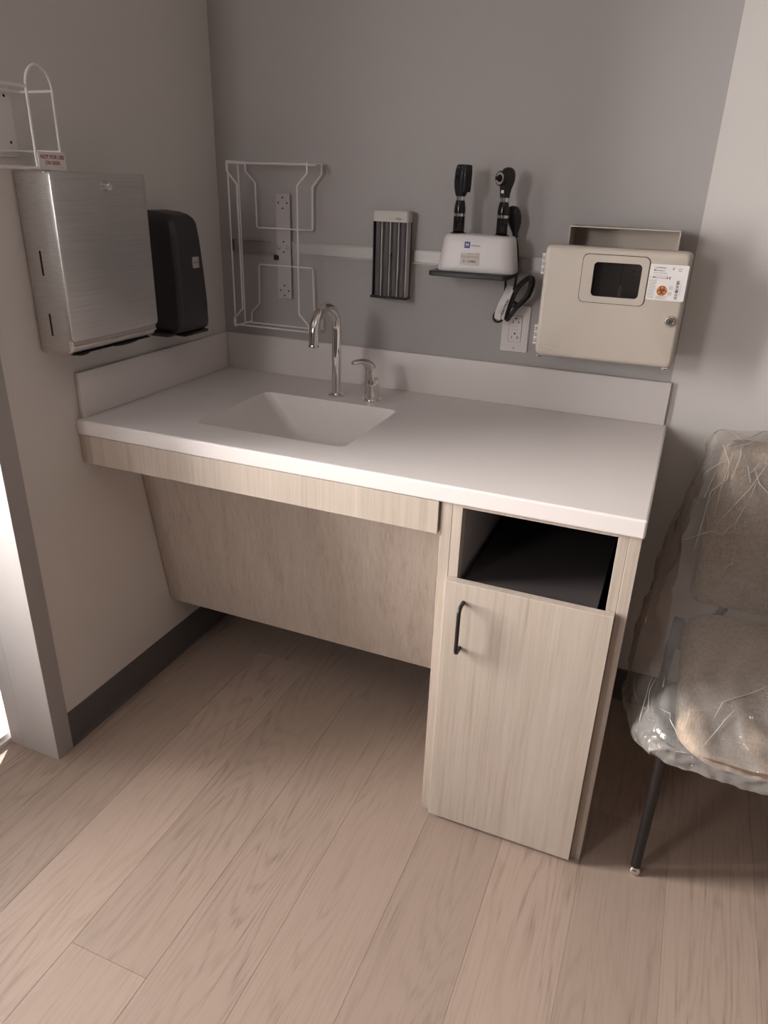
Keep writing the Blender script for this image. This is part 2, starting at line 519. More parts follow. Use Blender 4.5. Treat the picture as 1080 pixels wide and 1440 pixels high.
def plate_with_hole(bm, x0, x1, z0, z1, hx0, hx1, hz0, hz1, hr, y0, y1, n=5, outer_r=0):
    """slab in the x-z plane between y0 (front) and y1, with a rounded hole"""
    cx, cz = (hx0 + hx1) / 2, (hz0 + hz1) / 2
    hole = [(cx + a, cz + b) for a, b in rr2(hx1 - hx0, hz1 - hz0, hr, n)]
    ox, oz = (x0 + x1) / 2, (z0 + z1) / 2
    outer = [(ox + a, oz + b) for a, b in rr2(x1 - x0, z1 - z0, max(outer_r, 1e-4), n)]
    loops = []
    for y in (y0, y1):
        loops.append(([bm.verts.new((a, y, b)) for a, b in outer], [bm.verts.new((a, y, b)) for a, b in hole]))
    m = len(hole)
    for k in range(m):
        j = (k + 1) % m
        for o_, h_ in loops:
            bm.faces.new((o_[k], o_[j], h_[j], h_[k]))
        bm.faces.new((loops[0][0][k], loops[0][0][j], loops[1][0][j], loops[1][0][k]))
        bm.faces.new((loops[0][1][k], loops[0][1][j], loops[1][1][j], loops[1][1][k]))
    return bm

# ================================================================== THE SETTING
RX, RY, RZ = 3.1, -4.1, 2.55
WT = .155
PAINT_X = 1.3135
bm = BM(); box(bm, -WT, RX + .1, RY - .1, .1, -.06, -.012)
floor = struct('floor', bm, MT['sub'])
PW, PL = .183, 1.52
pm = None
cols = list(range(-2, 18))
ends = {2: -1.262}
for k in cols:
    x0 = .045 + PW * k
    rnd = random.Random(k * 7 + 3)
    e = ends.get(k, -1.46 - rnd.random() * .55)
    while e < .05:
        e += PL
    y = e
    while y > RY:
        if x0 + PW > -WT - .02:
            if pm is None:
                b2 = BM(); box(b2, -PW / 2 + .0002, PW / 2 - .0002, -PL + .0002, -.0002, -.011, 0, .0004, 1)
                bmesh.ops.recalc_face_normals(b2, faces=b2.faces)
                pm = bpy.data.meshes.new('floor_plank'); b2.to_mesh(pm); b2.free(); pm.materials.append(MT['oak'])
            o = bpy.data.objects.new('floor_plank', pm); COL.objects.link(o)
            o.parent = floor; o.location = (x0 + PW / 2, y, 0)
        y -= PL

bm = BM(); box(bm, -WT, RX + .1, RY - .1, .1, RZ, RZ + .08)
struct('ceiling', bm, MT['ceiling'])

bm = BM()
box(bm, -WT, PAINT_X, 0, .1, -.012, RZ, mi=0)
box(bm, PAINT_X, RX + .1, 0, .1, -.012, RZ, mi=1)
struct('wall_back', bm, [MT['wall_gray'], MT['wall_white']])
bm = BM()
box(bm, -WT, 0, -.838, 0, -.012, RZ)
box(bm, -WT, 0, DOOR_Y0 - .05, -.838, DOOR_H + .05, RZ)
box(bm, -WT, 0, RY, DOOR_Y0 - .05, -.012, RZ)
struct('wall_left', bm, MT['wall_white'])
bm = BM(); box(bm, RX, RX + .1, RY, 0, -.012, RZ)
struct('wall_right', bm, MT['wall_far'])
bm = BM(); box(bm, -WT, RX + .1, RY - .1, RY, -.012, RZ)
struct('wall_front', bm, MT['wall_far'])

def cove(bm, p):  # vinyl base profile with a thin top lip and a small toe
    return p
bm = BM(); prism(bm, [(0, 0), (.009, 0), (.005, .010), (.0035, .02), (.0035, .103), (.001, .106), (0, .106)], 'y', -.838, -.0035)
struct('baseboard_left', bm, MT['vinyl'])
bm = BM(); prism(bm, [(0, 0), (-.009, 0), (-.005, .010), (-.0035, .02), (-.0035, .103), (-.001, .106), (0, .106)], 'x', .0035, RX)
struct('baseboard_back', bm, MT['vinyl'])
bm = BM(); prism(bm, [(RX, 0), (RX - .009, 0), (RX - .0035, .02), (RX - .0035, .103), (RX, .106)], 'y', RY, -.01)
struct('baseboard_right', bm, MT['vinyl'])

# glazed door in the left wall: steel casing, white frame, glass
door = bpy.data.objects.new('door_1', None); COL.objects.link(door); door['kind'] = 'structure'
def jamb(yo, yi):
    s = 1 if yo > yi else -1
    bm = BM(); prism(bm, [(0.0, yo), (.0101, yo), (.0101, yi + s * .0012), (0.0, yi + s * .0012)], 'z', 0, DOOR_H + .05)
    bmesh.ops.bevel(bm, geom=[e for e in bm.edges if abs(e.verts[0].co.z - e.verts[1].co.z) > .5], offset=.0008, segments=2, affect='EDGES')
    obj('door_casing', bm, MT['door_gray'], door, label='gray casing board')
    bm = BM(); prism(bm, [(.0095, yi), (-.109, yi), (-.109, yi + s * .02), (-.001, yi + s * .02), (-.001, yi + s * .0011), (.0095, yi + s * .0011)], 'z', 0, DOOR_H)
    obj('door_jamb', bm, MT['jamb'], door, label='jamb toned paler for the light on it')
jamb(-.838, -.889)
jamb(DOOR_Y0 - .05, DOOR_Y0)
bm = BM(); prism(bm, [(0, DOOR_H + .05), (.0101, DOOR_H + .05), (.0101, DOOR_H), (-.109, DOOR_H), (-.109, DOOR_H + .02), (0, DOOR_H + .02)], 'y', DOOR_Y0 - .05, -.838)
obj('door_head', bm, MT['door_gray'], door)
FX0, FX1 = -.158, -.1110
for y0, y1 in ((-.8875, -.86), (DOOR_Y0 - .02, DOOR_Y0 - .0015)):
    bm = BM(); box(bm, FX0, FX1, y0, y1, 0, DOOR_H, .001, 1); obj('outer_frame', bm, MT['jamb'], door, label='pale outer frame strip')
bm = BM()
box(bm, -.26, -.158, DOOR_Y0, -.86, .0, .012)
for i, xx in enumerate((-.166, -.182, -.200, -.222, -.245)):
    box(bm, xx - .005, xx, DOOR_Y0, -.868, .012, .026, .001, 1)
obj('door_track', bm, MT['door_white'], door, label='white ribbed track')
sx0, sx1 = -.232, -.196
for y0, y1, z0, z1 in ((-.910, -.868, .03, DOOR_H), (DOOR_Y0, DOOR_Y0 + .077, .03, DOOR_H), (-2.24, -2.17, .03, DOOR_H), (DOOR_Y0 + .077, -.910, .03, .11), (DOOR_Y0 + .077, -.910, DOOR_H - .08, DOOR_H)):
    bm = BM(); box(bm, sx0, sx1, y0, y1, z0, z1, .003, 2); obj('door_rail', bm, MT['door_white'], door, label='white sash member')
bm = BM(); box(bm, -.216, -.212, DOOR_Y0 + .07, -.905, .10, DOOR_H - .07); obj('glass_pane', bm, MT['glass'], door, label='clear glass')

bm = BM(); box(bm, -14, -.262, -14, 10, -.12, -.03); struct('ground', bm, MT['paving'])

# added fill lamp in a recessed ceiling panel, mid-room and out of view
t = bpy.data.objects.new('trim_1', None); COL.objects.link(t); t['kind'] = 'structure'
bm = BM(); plate_with_hole(bm, 1.2, 1.84, -2.62, -1.38, 1.22, 1.82, -2.60, -1.40, .002, RZ - .012, RZ)
for v in bm.verts:
    v.co = (v.co.x, v.co.z, v.co.y)
obj('fill_frame', bm, MT['ceiling'], t)
area('ceiling_fill', (1.52, -2.0, RZ - .014), (1.52, -2.0, 0), .58, 1.18, CEIL_POWER, (1.0, .90, .82))

# ================================================================== COUNTER
CT, CB = .864, .826
CW, CD = 1.3245, .653
counter = thing('countertop', 'white solid surface countertop with integral sink basin and low backsplash', 'countertop', (.66, -.33, CB))
bm = BM()
hx0, hx1, hy0, hy1, hr = .2645, .665, -.5425, -.209, .022
n = 6
cx, cy = (hx0 + hx1) / 2, (hy0 + hy1) / 2
hole = [(cx + a, cy + b) for a, b in rr2(hx1 - hx0, hy1 - hy0, hr, n)]
corners = [(CW, -.0005), (.0012, -.0005), (.0012, -CD), (CW, -CD)]
def slab_face(z):
    o = [bm.verts.new((x, y, z)) for x, y in corners]
    h = [bm.verts.new((x, y, z)) for x, y in hole]
    N_ = len(h); q = n + 1
    for i in range(4):
        j = (i + 1) % 4
        mid_i = i * q + n // 2
        mid_j = j * q + n // 2
        idx = []
        k = mid_i
        while True:
            idx.append(k)
            if k == mid_j:
                break
            k = (k + 1) % N_
        bm.faces.new([o[i], o[j]] + [h[a] for a in reversed(idx)])
    return o, h
oT, hT = slab_face(CT); oB, hB = slab_face(CB)
for i in range(4):
    bm.faces.new((oT[i], oT[(i + 1) % 4], oB[(i + 1) % 4], oB[i]))
for i in range(len(hT)):
    j = (i + 1) % len(hT)
    bm.faces.new((hT[i], hT[j], hB[j], hB[i]))
bmesh.ops.recalc_face_normals(bm, faces=bm.faces)
oset = set(oT); oall = set(oT + oB)
es = [e for e in bm.edges if e.verts[0] in oall and e.verts[1] in oall and
      (e.verts[0].co.y < -.6 or e.verts[1].co.y < -.6 or (e.verts[0].co.x > 1.3 and e.verts[1].co.x > 1.3))]
es = [e for e in es if not (e.verts[0].co.x < .01 and e.verts[1].co.x < .01)]
bmesh.ops.bevel(bm, geom=es, offset=.0045, segments=3, affect='EDGES', profile=.5)
obj('slab', bm, MT['counter'], counter)
# basin: sloped left side, upright back
bm = BM()
def brect(x0, x1, y0, y1, z, r):
    return [((x0 + x1) / 2 + a, (y0 + y1) / 2 + b, z) for a, b in rr2(x1 - x0, y1 - y0, r, n)]
rings = [brect(hx0 - .0003, hx1 + .0003, hy0 - .0003, hy1 + .0003, CT - .0012, hr)]
for s in (.03, .12, .3, .5, .7, .85, .94, 1.0):
    d = .128 * s
    e = max(0, s - .85) / .15
    rings.append(brect(hx0 + .118 * s + .012 * e * e, hx1 - .03 * s - .02 * e * e, hy0 + .112 * s + .004 * e * e, hy1 - .012 * s - .02 * e * e, CT - d, hr + .012 * s))
rings.append(brect(.43, .60, -.405, -.28, CT - .133, .04))
rings.append(brect(.497, .543, -.363, -.317, CT - .135, .022))
loft(bm, rings, cap0=False)
obj('basin', bm, MT['counter'], counter, smooth=50)
bm = BM(); lathe(bm, [(.0215, 0), (.0225, .0015), (.016, .0025), (.014, 0.0), (.002, -.0005)], (.52, -.340, CT - .1355)); obj('drain', bm, MT['chrome_soft'], counter, label='round metal drain')
bm = BM(); box(bm, .0135, 1.3165, -.0127, -.0004, CT, .974, .0022, 2); obj('backsplash', bm, MT['counter'], counter, smooth=35)
bm = BM(); box(bm, .0006, .0130, -.638, -.0006, CT, .974, .0022, 2); obj('side_splash', bm, MT['counter'], counter, smooth=35)

# fascia and sloped knee panel
bm = BM(); box(bm, .0015, .9285, -.650, -.631, .7525, CB - .0008, .0006, 1)
single('fascia_board', bm, MT['wood'], 'narrow pale wood fascia board under the front edge of the white counter', 'board', (.46, -.64, .75))
bm = BM()
prism(bm, [(-.4652, .7650), (-.3826, .2148), (-.3640, .2176), (-.4466, .7678)], 'x', .003, .9315)
single('knee_panel', bm, MT['wood'], 'large sloping pale wood panel below the sink, hung above the floor', 'panel', (.46, -.38, .215))

# ================================================================== CABINET
cab = thing('base_cabinet', 'tall narrow pale wood cabinet with open slot over a single door', 'cabinet', (1.127, -.33, 0))
CFY = -.646
for x0, x1 in ((.9335, .9565), (1.2985, 1.3205)):
    bm = BM(); box(bm, x0, x1, CFY, -.012, .0135, CB - .001, .0006, 1); obj('side_panel', bm, MT['wood'], cab)
    bm = BM(); box(bm, x0 + .0005, x1 - .0005, CFY + .0005, -.012, 0, .0135); obj('foot_strip', bm, MT['cap_gray'], cab, label='gray plastic strip under the side panel')
for x0, x1 in ((.9570, .9775), (1.2790, 1.2980)):
    bm = BM(); box(bm, x0, x1, CFY + .0003, -.62, .02, CB - .001, .0005, 1); obj('stile', bm, MT['wood'], cab)
    bm = BM(); box(bm, x0, x1, -.6195, -.02, .02, CB - .001); obj('inner_panel', bm, MT['melamine'], cab, label='inside wall with shade in its gray')
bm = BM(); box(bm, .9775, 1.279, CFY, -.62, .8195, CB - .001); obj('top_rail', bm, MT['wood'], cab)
bm = BM(); box(bm, .9775, 1.279, -.619, -.02, .8215, CB - .001); obj('top_panel', bm, MT['inside'], cab, label='inside top with cavity shade in its colour')
bm = BM(); box(bm, .9775, 1.279, -.024, -.012, .02, CB - .001); obj('back_panel', bm, MT['inside'], cab, label='inside back with cavity shade in its colour')
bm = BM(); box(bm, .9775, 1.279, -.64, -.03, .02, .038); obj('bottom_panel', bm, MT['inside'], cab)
bm = BM(); box(bm, .990, 1.262, -.636, -.06, .636, .652, .001, 1); obj('shelf', bm, MT['inside'], cab, label='pull-out shelf with cavity shade in its colour')
bm = BM(); box(bm, .9587, 1.2977, -.6685, -.6485, .0120, .6616, .0008, 1)
dr = obj('door', bm, MT['wood'], cab)
bm = BM(); tube(bm, fillet([(1.0012, -.668, .6185), (1.0012, -.699, .6185), (1.0012, -.699, .5065), (1.0012, -.668, .5065)], .016, 6), .0044, 10)
obj('door_pull', bm, MT['black_metal'], dr, label='black wire pull', smooth=60)

# ================================================================== FAUCET
fx, fy = .4590, -.1560
fau = thing('faucet', 'chrome gooseneck faucet standing behind the sink', 'faucet', (fx, fy, CT))
bm = BM(); lathe(bm, [(.0235, 0), (.0240, .002), (.0235, .0055), (.019, .0075), (.0140, .0080)], (fx, fy, CT), seg=32); obj('base_flange', bm, MT['chrome'], fau, smooth=40)
Rb = .0655; zc = 1.0470
pts = [(fx, fy, CT + .007), (fx, fy, .95), (fx, fy, 1.0)]
for k in range(0, 25):
    a = PI * k / 24
    pts.append((fx, fy - Rb + Rb * math.cos(a), zc + Rb * math.sin(a)))
pts.append((fx, fy - 2 * Rb - .0015, 1.0275))
bm = BM(); tube(bm, pts, .0128, 20); sp = obj('spout', bm, MT['chrome'], fau, smooth=50)
bm = BM(); lathe(bm, [(.0128, 0), (.0132, -.001), (.0132, -.006), (.0105, -.0065), (.0100, -.003), (.001, -.003)], (fx, fy - 2 * Rb - .0016, 1.0275), (0, .06, 1), 20); obj('aerator', bm, MT['chrome_soft'], sp, smooth=40)

# single lever valve
hx, hy = .5650, -.1520
hd = thing('lever_valve', 'short chrome lever valve with curved paddle right of the gooseneck faucet', 'tap', (hx, hy, CT))
bm = BM(); lathe(bm, [(.0265, 0), (.0272, .002), (.0262, .0055), (.0225, .0065)], (hx, hy, CT), seg=32); obj('base_flange', bm, MT['chrome'], hd, smooth=40)
bm = BM(); lathe(bm, [(.0215, .006), (.0212, .02), (.0204, .045), (.0196, .056), (.0185, .060)], (hx, hy, CT), seg=28); obj('valve_body', bm, MT['chrome'], hd, smooth=40)
bm = BM()
ld = V((-.52, -.85, 0)).normalized()          # paddle direction
ls = V((-ld.y, ld.x, 0))
prof = [(.000, .058, .0190, .0190, 0), (.001, .070, .0192, .0185, .12), (.004, .083, .0175, .0160, .35), (.010, .096, .0168, .0140, .62), (.020, .1055, .0150, .0105, 1.0),
        (.033, .1105, .0130, .0075, 1.4), (.046, .1115, .0125, .0060, 1.57), (.057, .1105, .0118, .0056, 1.66), (.064, .1090, .0085, .0044, 1.68), (.067, .1080, .0035, .0022, 1.68)]
rings = []
for d, h, a, b, tl in prof:
    c = V((hx, hy, CT + h)) + ld * d
    nrm = V((0, 0, 1)) * math.cos(tl) + ld * math.sin(tl)
    tang = nrm
    up = (ld * math.cos(tl) - V((0, 0, 1)) * math.sin(tl))
    rings.append([c + ls * (a * math.cos(2 * PI * k / 20)) + up * (b * math.sin(2 * PI * k / 20)) for k in range(20)])
loft(bm, rings); obj('lever', bm, MT['chrome'], hd, smooth=50)
bm = BM(); lathe(bm, [(.0045, 0), (.0042, .0008), (.001, .001)], (hx + .0185 * .75, hy - .0185 * .66, CT + .066), (.75, -.66, .35), 14); obj('index_dot', bm, MT['chrome_soft'], hd)

# ================================================================== BACK WALL FITTINGS
# rail
rail = thing('wall_rail', 'long brushed aluminium mounting rail running across the gray wall', 'rail', (.5, 0, 1.229))
bm = BM(); prism(bm, [(0, 1.2125), (-.009, 1.2125), (-.009, 1.2155), (-.005, 1.2165), (-.005, 1.2435), (-.009, 1.2445), (-.009, 1.2475), (0, 1.2475)], 'x', .048, 1.02)
obj('track', bm, MT['alu'], rail)
bm = BM(); box(bm, .041, .048, -.0095, -.0003, 1.2120, 1.2480, .0008, 1); obj('end_cap', bm, MT['black'], rail, label='dark end cap')
bm = BM(); box(bm, .186, .204, -.0125, -.0003, 1.196, 1.2095, .0012, 1); obj('rail_clip', bm, MT['black'], rail, label='small black clip')

# wire rack
rk = thing('glove_box_rack', 'white wire glove box rack on a perforated plate, left of the faucet', 'rack', (.22, 0, 1.23))
yF, yM, yB = -.105, -.050, -.0138
rw = .0024
bm = BM(); box(bm, .1975, .2425, -.0116, -.0094, 1.0905, 1.3735, .0007, 1)
pl = obj('back_plate', bm, MT['plate'], rk, label='pale gray perforated steel plate')
for zc_ in (1.348, 1.232, 1.112):
    for dx, dz in ((0, .015), (0, -.013), (-.0135, .001), (.0135, .001)):
        if zc_ == 1.232 and dx:
            continue
        bm = BM(); lathe(bm, [(.0024, 0), (.0024, .0003)], (.220 + dx, -.0116, zc_ + dz), (0, -1, 0), 10)
        obj('screw_hole', bm, MT['hole'], pl)
for dx in (-.0135, .0125):
    bm = BM(); lathe(bm, [(.0048, 0), (.0046, .0015), (.003, .003), (.0005, .0035)], (.220 + dx, -.0116, 1.231), (0, -1, 0), 12); obj('screw', bm, MT['chrome_soft'], pl, smooth=60)
def wire(pts, name='wire', r=.008, rad=rw, closed=False):
    bm = BM(); tube(bm, fillet(pts, r, 4, closed), rad, 8, closed)
    obj(name, bm, MT['wire'], rk, smooth=80)
zt, zb = 1.4485, 1.0155
wire([(.104, yB, zt), (.104, yB, 1.427), (.1345, yB, 1.398), (.1355, yB, 1.281), (.314, yB, 1.281), (.315, yB, 1.393), (.3435, yB, 1.424), (.3435, yB, zt)], 'upper_back_wire', .006)
wire([(.104, yB, zb), (.106, yB, 1.042), (.1345, yB, 1.070), (.1375, yB, 1.181), (.314, yB, 1.181), (.3175, yB, 1.068), (.3435, yB, 1.040), (.3435, yB, zb)], 'lower_back_wire', .006)
for sx, xo, xi in ((1, .1035, .1335), (-1, .3475, .3175)):
    wire([(xo, yB, zt + .001), (xo, yF, zt + .001), (xo, yF, 1.425), (xi, yF, 1.394), (xi, yF, 1.066), (xo, yF, 1.037), (xo, yF, zb - .001), (xo, yB, zb - .001)], 'front_retaining_wire', .006)
for yy, zz in ((yF + .004, zt - .003), (yM, zt - .003)):
    x0 = .105
    wire([(x0, yy, zt - .003), (.346, yy, zt - .003)], 'top_wire')
    wire([(x0, yy, zb + .003), (.346, yy, zb + .003)], 'bottom_wire')
    wire([(x0 - .002, yy + .002, zt - .004), (x0 - .002, yy + .002, zb + .004)], 'side_wire')

# specula dispenser
sd = thing('specula_dispenser', 'tall gray tube dispenser with an ivory cap clipped to the wall rail', 'dispenser', (.56, 0, 1.12))
def dprof(x0, x1, y0, y1, z, r):
    return [((x0 + x1) / 2 + a, (y0 + y1) / 2 + b, z) for a, b in rr2(x1 - x0, y1 - y0, r, 6)]
bm = BM()
loft(bm, [dprof(.509, .6105, -.0475, -.0095, 1.3155, .010), dprof(.508, .6115, -.0485, -.0095, 1.3165, .011), dprof(.508, .6115, -.0485, -.0095, 1.3405, .011), dprof(.510, .6095, -.0465, -.0095, 1.343, .010)])
cp = obj('cap', bm, MT['ivory'], sd, label='ivory cap', smooth=40)
bm = text_bm('Welch', .0195, (.556, -.0485, 1.3212), *XF); obj('lettering', bm, MT['ink_pale'], cp)
bm = text_bm('Allyn', .0165, (.5765, -.0485, 1.3212), *XF, bold=.012); obj('lettering', bm, MT['ink'], cp)
bm = BM(); box(bm, .512, .6085, -.0190, -.0092, 1.128, 1.3160, .001, 1); obj('back_channel', bm, MT['black'], sd, label='dark backing channel')
for i in range(4):
    cx_ = .5245 + i * .0237
    bm = BM(); lathe(bm, [(.0098, 1.1275), (.0098, 1.3155)], (cx_, -.0325, 0), seg=18); obj('tube', bm, MT['tube'], sd, label='smoky gray tube', smooth=60)
for i in range(5):
    cx_ = .5127 + i * .0237
    bm = BM(); box(bm, cx_ - .0010, cx_ + .0010, -.0450, -.019, 1.1275, 1.3158); obj('divider', bm, MT['fin'] if i not in (0,) else MT['black'], sd, label='thin pale divider' if i else None)
bm = BM(); loft(bm, [dprof(.507, .6115, -.0495, -.0093, 1.1215, .004), dprof(.507, .6115, -.0495, -.0093, 1.1275, .004)]); obj('base', bm, MT['black'], sd, label='black base')
bm = BM()
for dx in (-.0035, .0035):
    lathe(bm, [(.0030, 0), (.0026, .0016), (.0008, .002)], (.5602 + dx, -.0440, 1.2365), (0, -1, 0), 10)
obj('screw', bm, MT['black'], sd, label='pair of small black screws')

# black shelf + charging base
bm = BM()
loft(bm, [ring_z(.8035, -.0765, z, w_, d_, .012) for z, w_, d_ in ((1.2005, .198, .126), (1.2020, .201, .129), (1.2105, .201, .129), (1.2120, .199, .127))])
sh = single('charger_shelf', bm, MT['black_metal'], 'thin black shelf on the wall under the white charging base', 'shelf', (.80, -.01, 1.2), 35)
cb = thing('charging_base', 'white charging base with blue square logo standing on the black shelf', 'charger', (.813, -.075, 1.2122))
bm = BM()
bcx, bcy = .8130, -.0760
rings = []
for z, w_, d_, r in ((1.2123, .1900, .094, .028), (1.2150, .1945, .099, .030), (1.2240, .1935, .098, .030), (1.2500, .187, .090, .029), (1.2800, .1785, .081, .028), (1.2930, .1745, .076, .027), (1.2980, .170, .071, .026), (1.3000, .164, .065, .024), (1.3000, .10, .03, .012)):
    rr = ring_z(bcx, bcy, z, w_, d_, r, 6)
    if z > 1.285:
        rr = [(x, y, zz + (.0035 if z > 1.296 else .0018) * (math.cos((x - bcx) / .085 * PI) * .5 - .1)) for x, y, zz in rr]
    rings.append(rr)
loft(bm, rings); body = obj('base_body', bm, MT['white_plastic'], cb, smooth=50)
ix0, ix1, iy = .7570, .8665, -.0800
for xx in (ix0, ix1):
    bm = BM(); lathe(bm, [(.0195, -.0005), (.0195, .0018), (.0180, .0022), (.016, .0005)], (xx, iy, 1.2985), seg=28); obj('well_rim', bm, MT['black'], body, label='black rim of a handle well')
# front face frame (slopes back with height)
def fy_at(z):
    tb = [(1.2150, .0495), (1.2240, .049), (1.2500, .045), (1.2800, .0405), (1.2930, .038)]
    for (z0, d0), (z1, d1) in zip(tb, tb[1:]):
        if z <= z1:
            return bcy - (d0 + (d1 - d0) * (z - z0) / (z1 - z0))
    return bcy - .038
def front_dirs(z0, z1):
    v = V((0, fy_at(z1) - fy_at(z0), z1 - z0)).normalized()
    return (1, 0, 0), tuple(v)
def face_quad(x0, x1, z0, z1, lift, th=.0004):
    bm = BM()
    vs = []
    for l in (lift, lift + th):
        vs.append([bm.verts.new((x, fy_at(z) - l, z)) for x, z in ((x0, z0), (x1, z0), (x1, z1), (x0, z1))])
    bm.faces.new(vs[1]); bm.faces.new(vs[0][::-1])
    for k in range(4):
        bm.faces.new((vs[0][k], vs[0][(k + 1) % 4], vs[1][(k + 1) % 4], vs[1][k]))
    return bm
lg = obj('logo_square', face_quad(.7865, .8005, 1.2685, 1.2830, .0003), MT['blue'], body, label='blue square logo with a white H mark')
d = front_dirs(1.2685, 1.2830)
bm = text_bm('H', .0068, (.7900, fy_at(1.2725) - .0008, 1.2725), d[0], d[1], bold=.02); merge(bm, BM()); obj('logo_mark', bm, MT['white_ink'], body)
bm = text_bm('Hillrom', .0225, (.8040, fy_at(1.2725) - .0004, 1.2725), d[0], d[1], bold=.01); obj('lettering', bm, MT['ink_gray'], body)
obj('asset_label', face_quad(.7795, .8285, 1.2295, 1.2580, .0003), MT['paper2'], body, label='white asset label with printed lines')
d = front_dirs(1.232, 1.256)
def lab(s, w_, x, z, m_, bold=0, h=None):
    obj('lettering', text_bm(s, w_, (x, fy_at(z) - .0010, z), d[0], d[1], bold=bold, height=h), m_, body)
lab('Asset   704', .030, .7965, 1.2540, MT['ink_pale'])
lab('Clinical Engineering Team B', .0440, .7815, 1.2485, MT['ink_gray'], .01, .0034)
obj('label_rule', face_quad(.7805, .8275, 1.2462, 1.2467, .0008, .0002), MT['ink_gray'], body)
lab('21 - C34832', .0335, .7865, 1.2360, MT['ink'], .012, .0056)
bm = BM()
for q in range(3):
    box(bm, .800, .822 - q * .003, -.0665 - q * .004, -.0652 - q * .004, 1.3014, 1.3019)
obj('top_print', bm, MT['ink_pale'], body)

# handles
def handle_parts(t, x, y, label_collar):
    bm = BM(); lathe(bm, [(.0125, 1.2990), (.0140, 1.3005), (.0138, 1.338)], (x, y, 0), seg=28); obj('lower_handle', bm, MT['black_gloss'], t, smooth=50)
    bm = BM(); lathe(bm, [(.0138, 1.338), (.0145, 1.3385), (.0145, 1.3450), (.0138, 1.3455)], (x, y, 0), seg=28); obj('ring', bm, MT['chrome'], t, label='chrome ring', smooth=40)
    bm = BM(); lathe(bm, [(.0140, 1.3455), (.0142, 1.352), (.0135, 1.360), (.0115, 1.3705), (.0105, 1.374)], (x, y, 0), seg=28); obj('upper_handle', bm, MT['black_gloss'], t, smooth=50)
    bm = BM(); lathe(bm, [(.0098, 1.374), (.0108, 1.3745), (.0108, 1.3835), (.0098, 1.384)], (x, y, 0), seg=28); obj('collar', bm, MT['chrome'], t, label='chrome collar', smooth=40)
op = thing('ophthalmoscope', 'slim black ophthalmoscope with flat boxy head in the left well', 'medical instrument', (ix0, iy, 1.299))
handle_parts(op, ix0, iy, '')
yaw = math.radians(-30)
bm = BM()
loft(bm, [ring_z(ix0 + dx, iy, z, w_, d_, r, 4, yaw) for z, w_, d_, r, dx in
          ((1.3835, .019, .020, .006, 0), (1.388, .021, .024, .006, 0), (1.398, .027, .030, .007, .001), (1.410, .030, .034, .007, .002), (1.425, .0305, .035, .007, .003),
           (1.440, .029, .034, .006, .0035), (1.4500, .027, .031, .006, .004), (1.4535, .022, .026, .006, .004))])
oh = obj('head', bm, MT['navy'], op, smooth=45)
bm = BM()
cxr = V((math.cos(yaw), math.sin(yaw), 0))
loft(bm, [ring_z(ix0 + .003 + cxr.x * .0135, iy + cxr.y * .0135, z, w_, .024, .004, 4, yaw) for z, w_ in ((1.393, .006), (1.396, .010), (1.410, .0125), (1.438, .0135), (1.450, .012), (1.4525, .008))])
obj('lens_wheel_housing', bm, MT['black'], oh, smooth=45)
fd = V((math.cos(yaw), math.sin(yaw), 0)); fn = V((fd.y, -fd.x, 0))
oc = V((ix0 + .003, iy, 0)) + fn * .0178
bm = text_bm('WelchAllyn', .013, (oc.x - fd.x * .007, oc.y - fd.y * .007, 1.4455), tuple(fd), (0, 0, 1)); obj('lettering', bm, MT['ink_pale'], oh)
bm = BM(); lathe(bm, [(.0045, 0), (.0045, .002), (.003, .0022)], (oc.x - fd.x * .001, oc.y - fd.y * .001, 1.425), tuple(fn), 16); obj('aperture', bm, MT['black_gloss'], oh)

ot = thing('otoscope', 'black otoscope with round lens and bulbous head in the right well', 'medical instrument', (ix1, iy, 1.299))
handle_parts(ot, ix1, iy, '')
nd = V((-.55, -.83, 0)).normalized(); sd_ = V((-nd.y, nd.x, 0))
bm = BM()
rings = []
for z, off, ln, wd in ((1.3838, 0, .0118, .0118), (1.392, 0, .0125, .0122), (1.402, -.0005, .0145, .0130), (1.412, -.002, .0180, .0148), (1.422, -.003, .0205, .0160), (1.432, -.0035, .0205, .0160), (1.440, -.004, .0180, .0148), (1.4465, -.0045, .0125, .0110), (1.450, -.005, .005, .0045)):
    c = V((ix1, iy, z)) + nd * off
    rings.append([c + nd * (ln * math.cos(2 * PI * k / 24)) + sd_ * (wd * math.sin(2 * PI * k / 24)) for k in range(24)])
loft(bm, rings); hh = obj('head', bm, MT['black'], ot, smooth=60)
c0 = V((ix1, iy, 1.4255)) + nd * .0105
bm = BM(); lathe(bm, [(.0155, 0), (.0162, .003), (.0162, .010), (.0152, .0115), (.0145, .0095), (.0110, .0095)], c0, tuple(nd), 28); le = obj('lens_ring', bm, MT['black_gloss'], hh, smooth=40)
bm = BM(); lathe(bm, [(.0128, .0096), (.0138, .0118), (.0128, .0120), (.0120, .0098)], c0, tuple(nd), 28); obj('bezel', bm, MT['cap_gray'], hh, label='thin gray bezel', smooth=40)
bm = BM(); lathe(bm, [(.0085, .0095), (.0075, .0125), (.0050, .0130), (.0045, .020), (.0035, .022), (.0025, .0205), (.0005, .020)], c0, tuple(nd), 20); obj('specula_seat', bm, MT['black_gloss'], hh, smooth=40)
bm = BM(); p = V((ix1, iy, 1.3968)) + V((-.25, -.97, 0)).normalized() * .0135
lathe(bm, [(.0046, -.002), (.0046, .0010), (.0036, .0014)], p, (-.25, -.97, .12), 4); obj('dial_plate', bm, MT['white_plastic'], hh, label='little white plate')

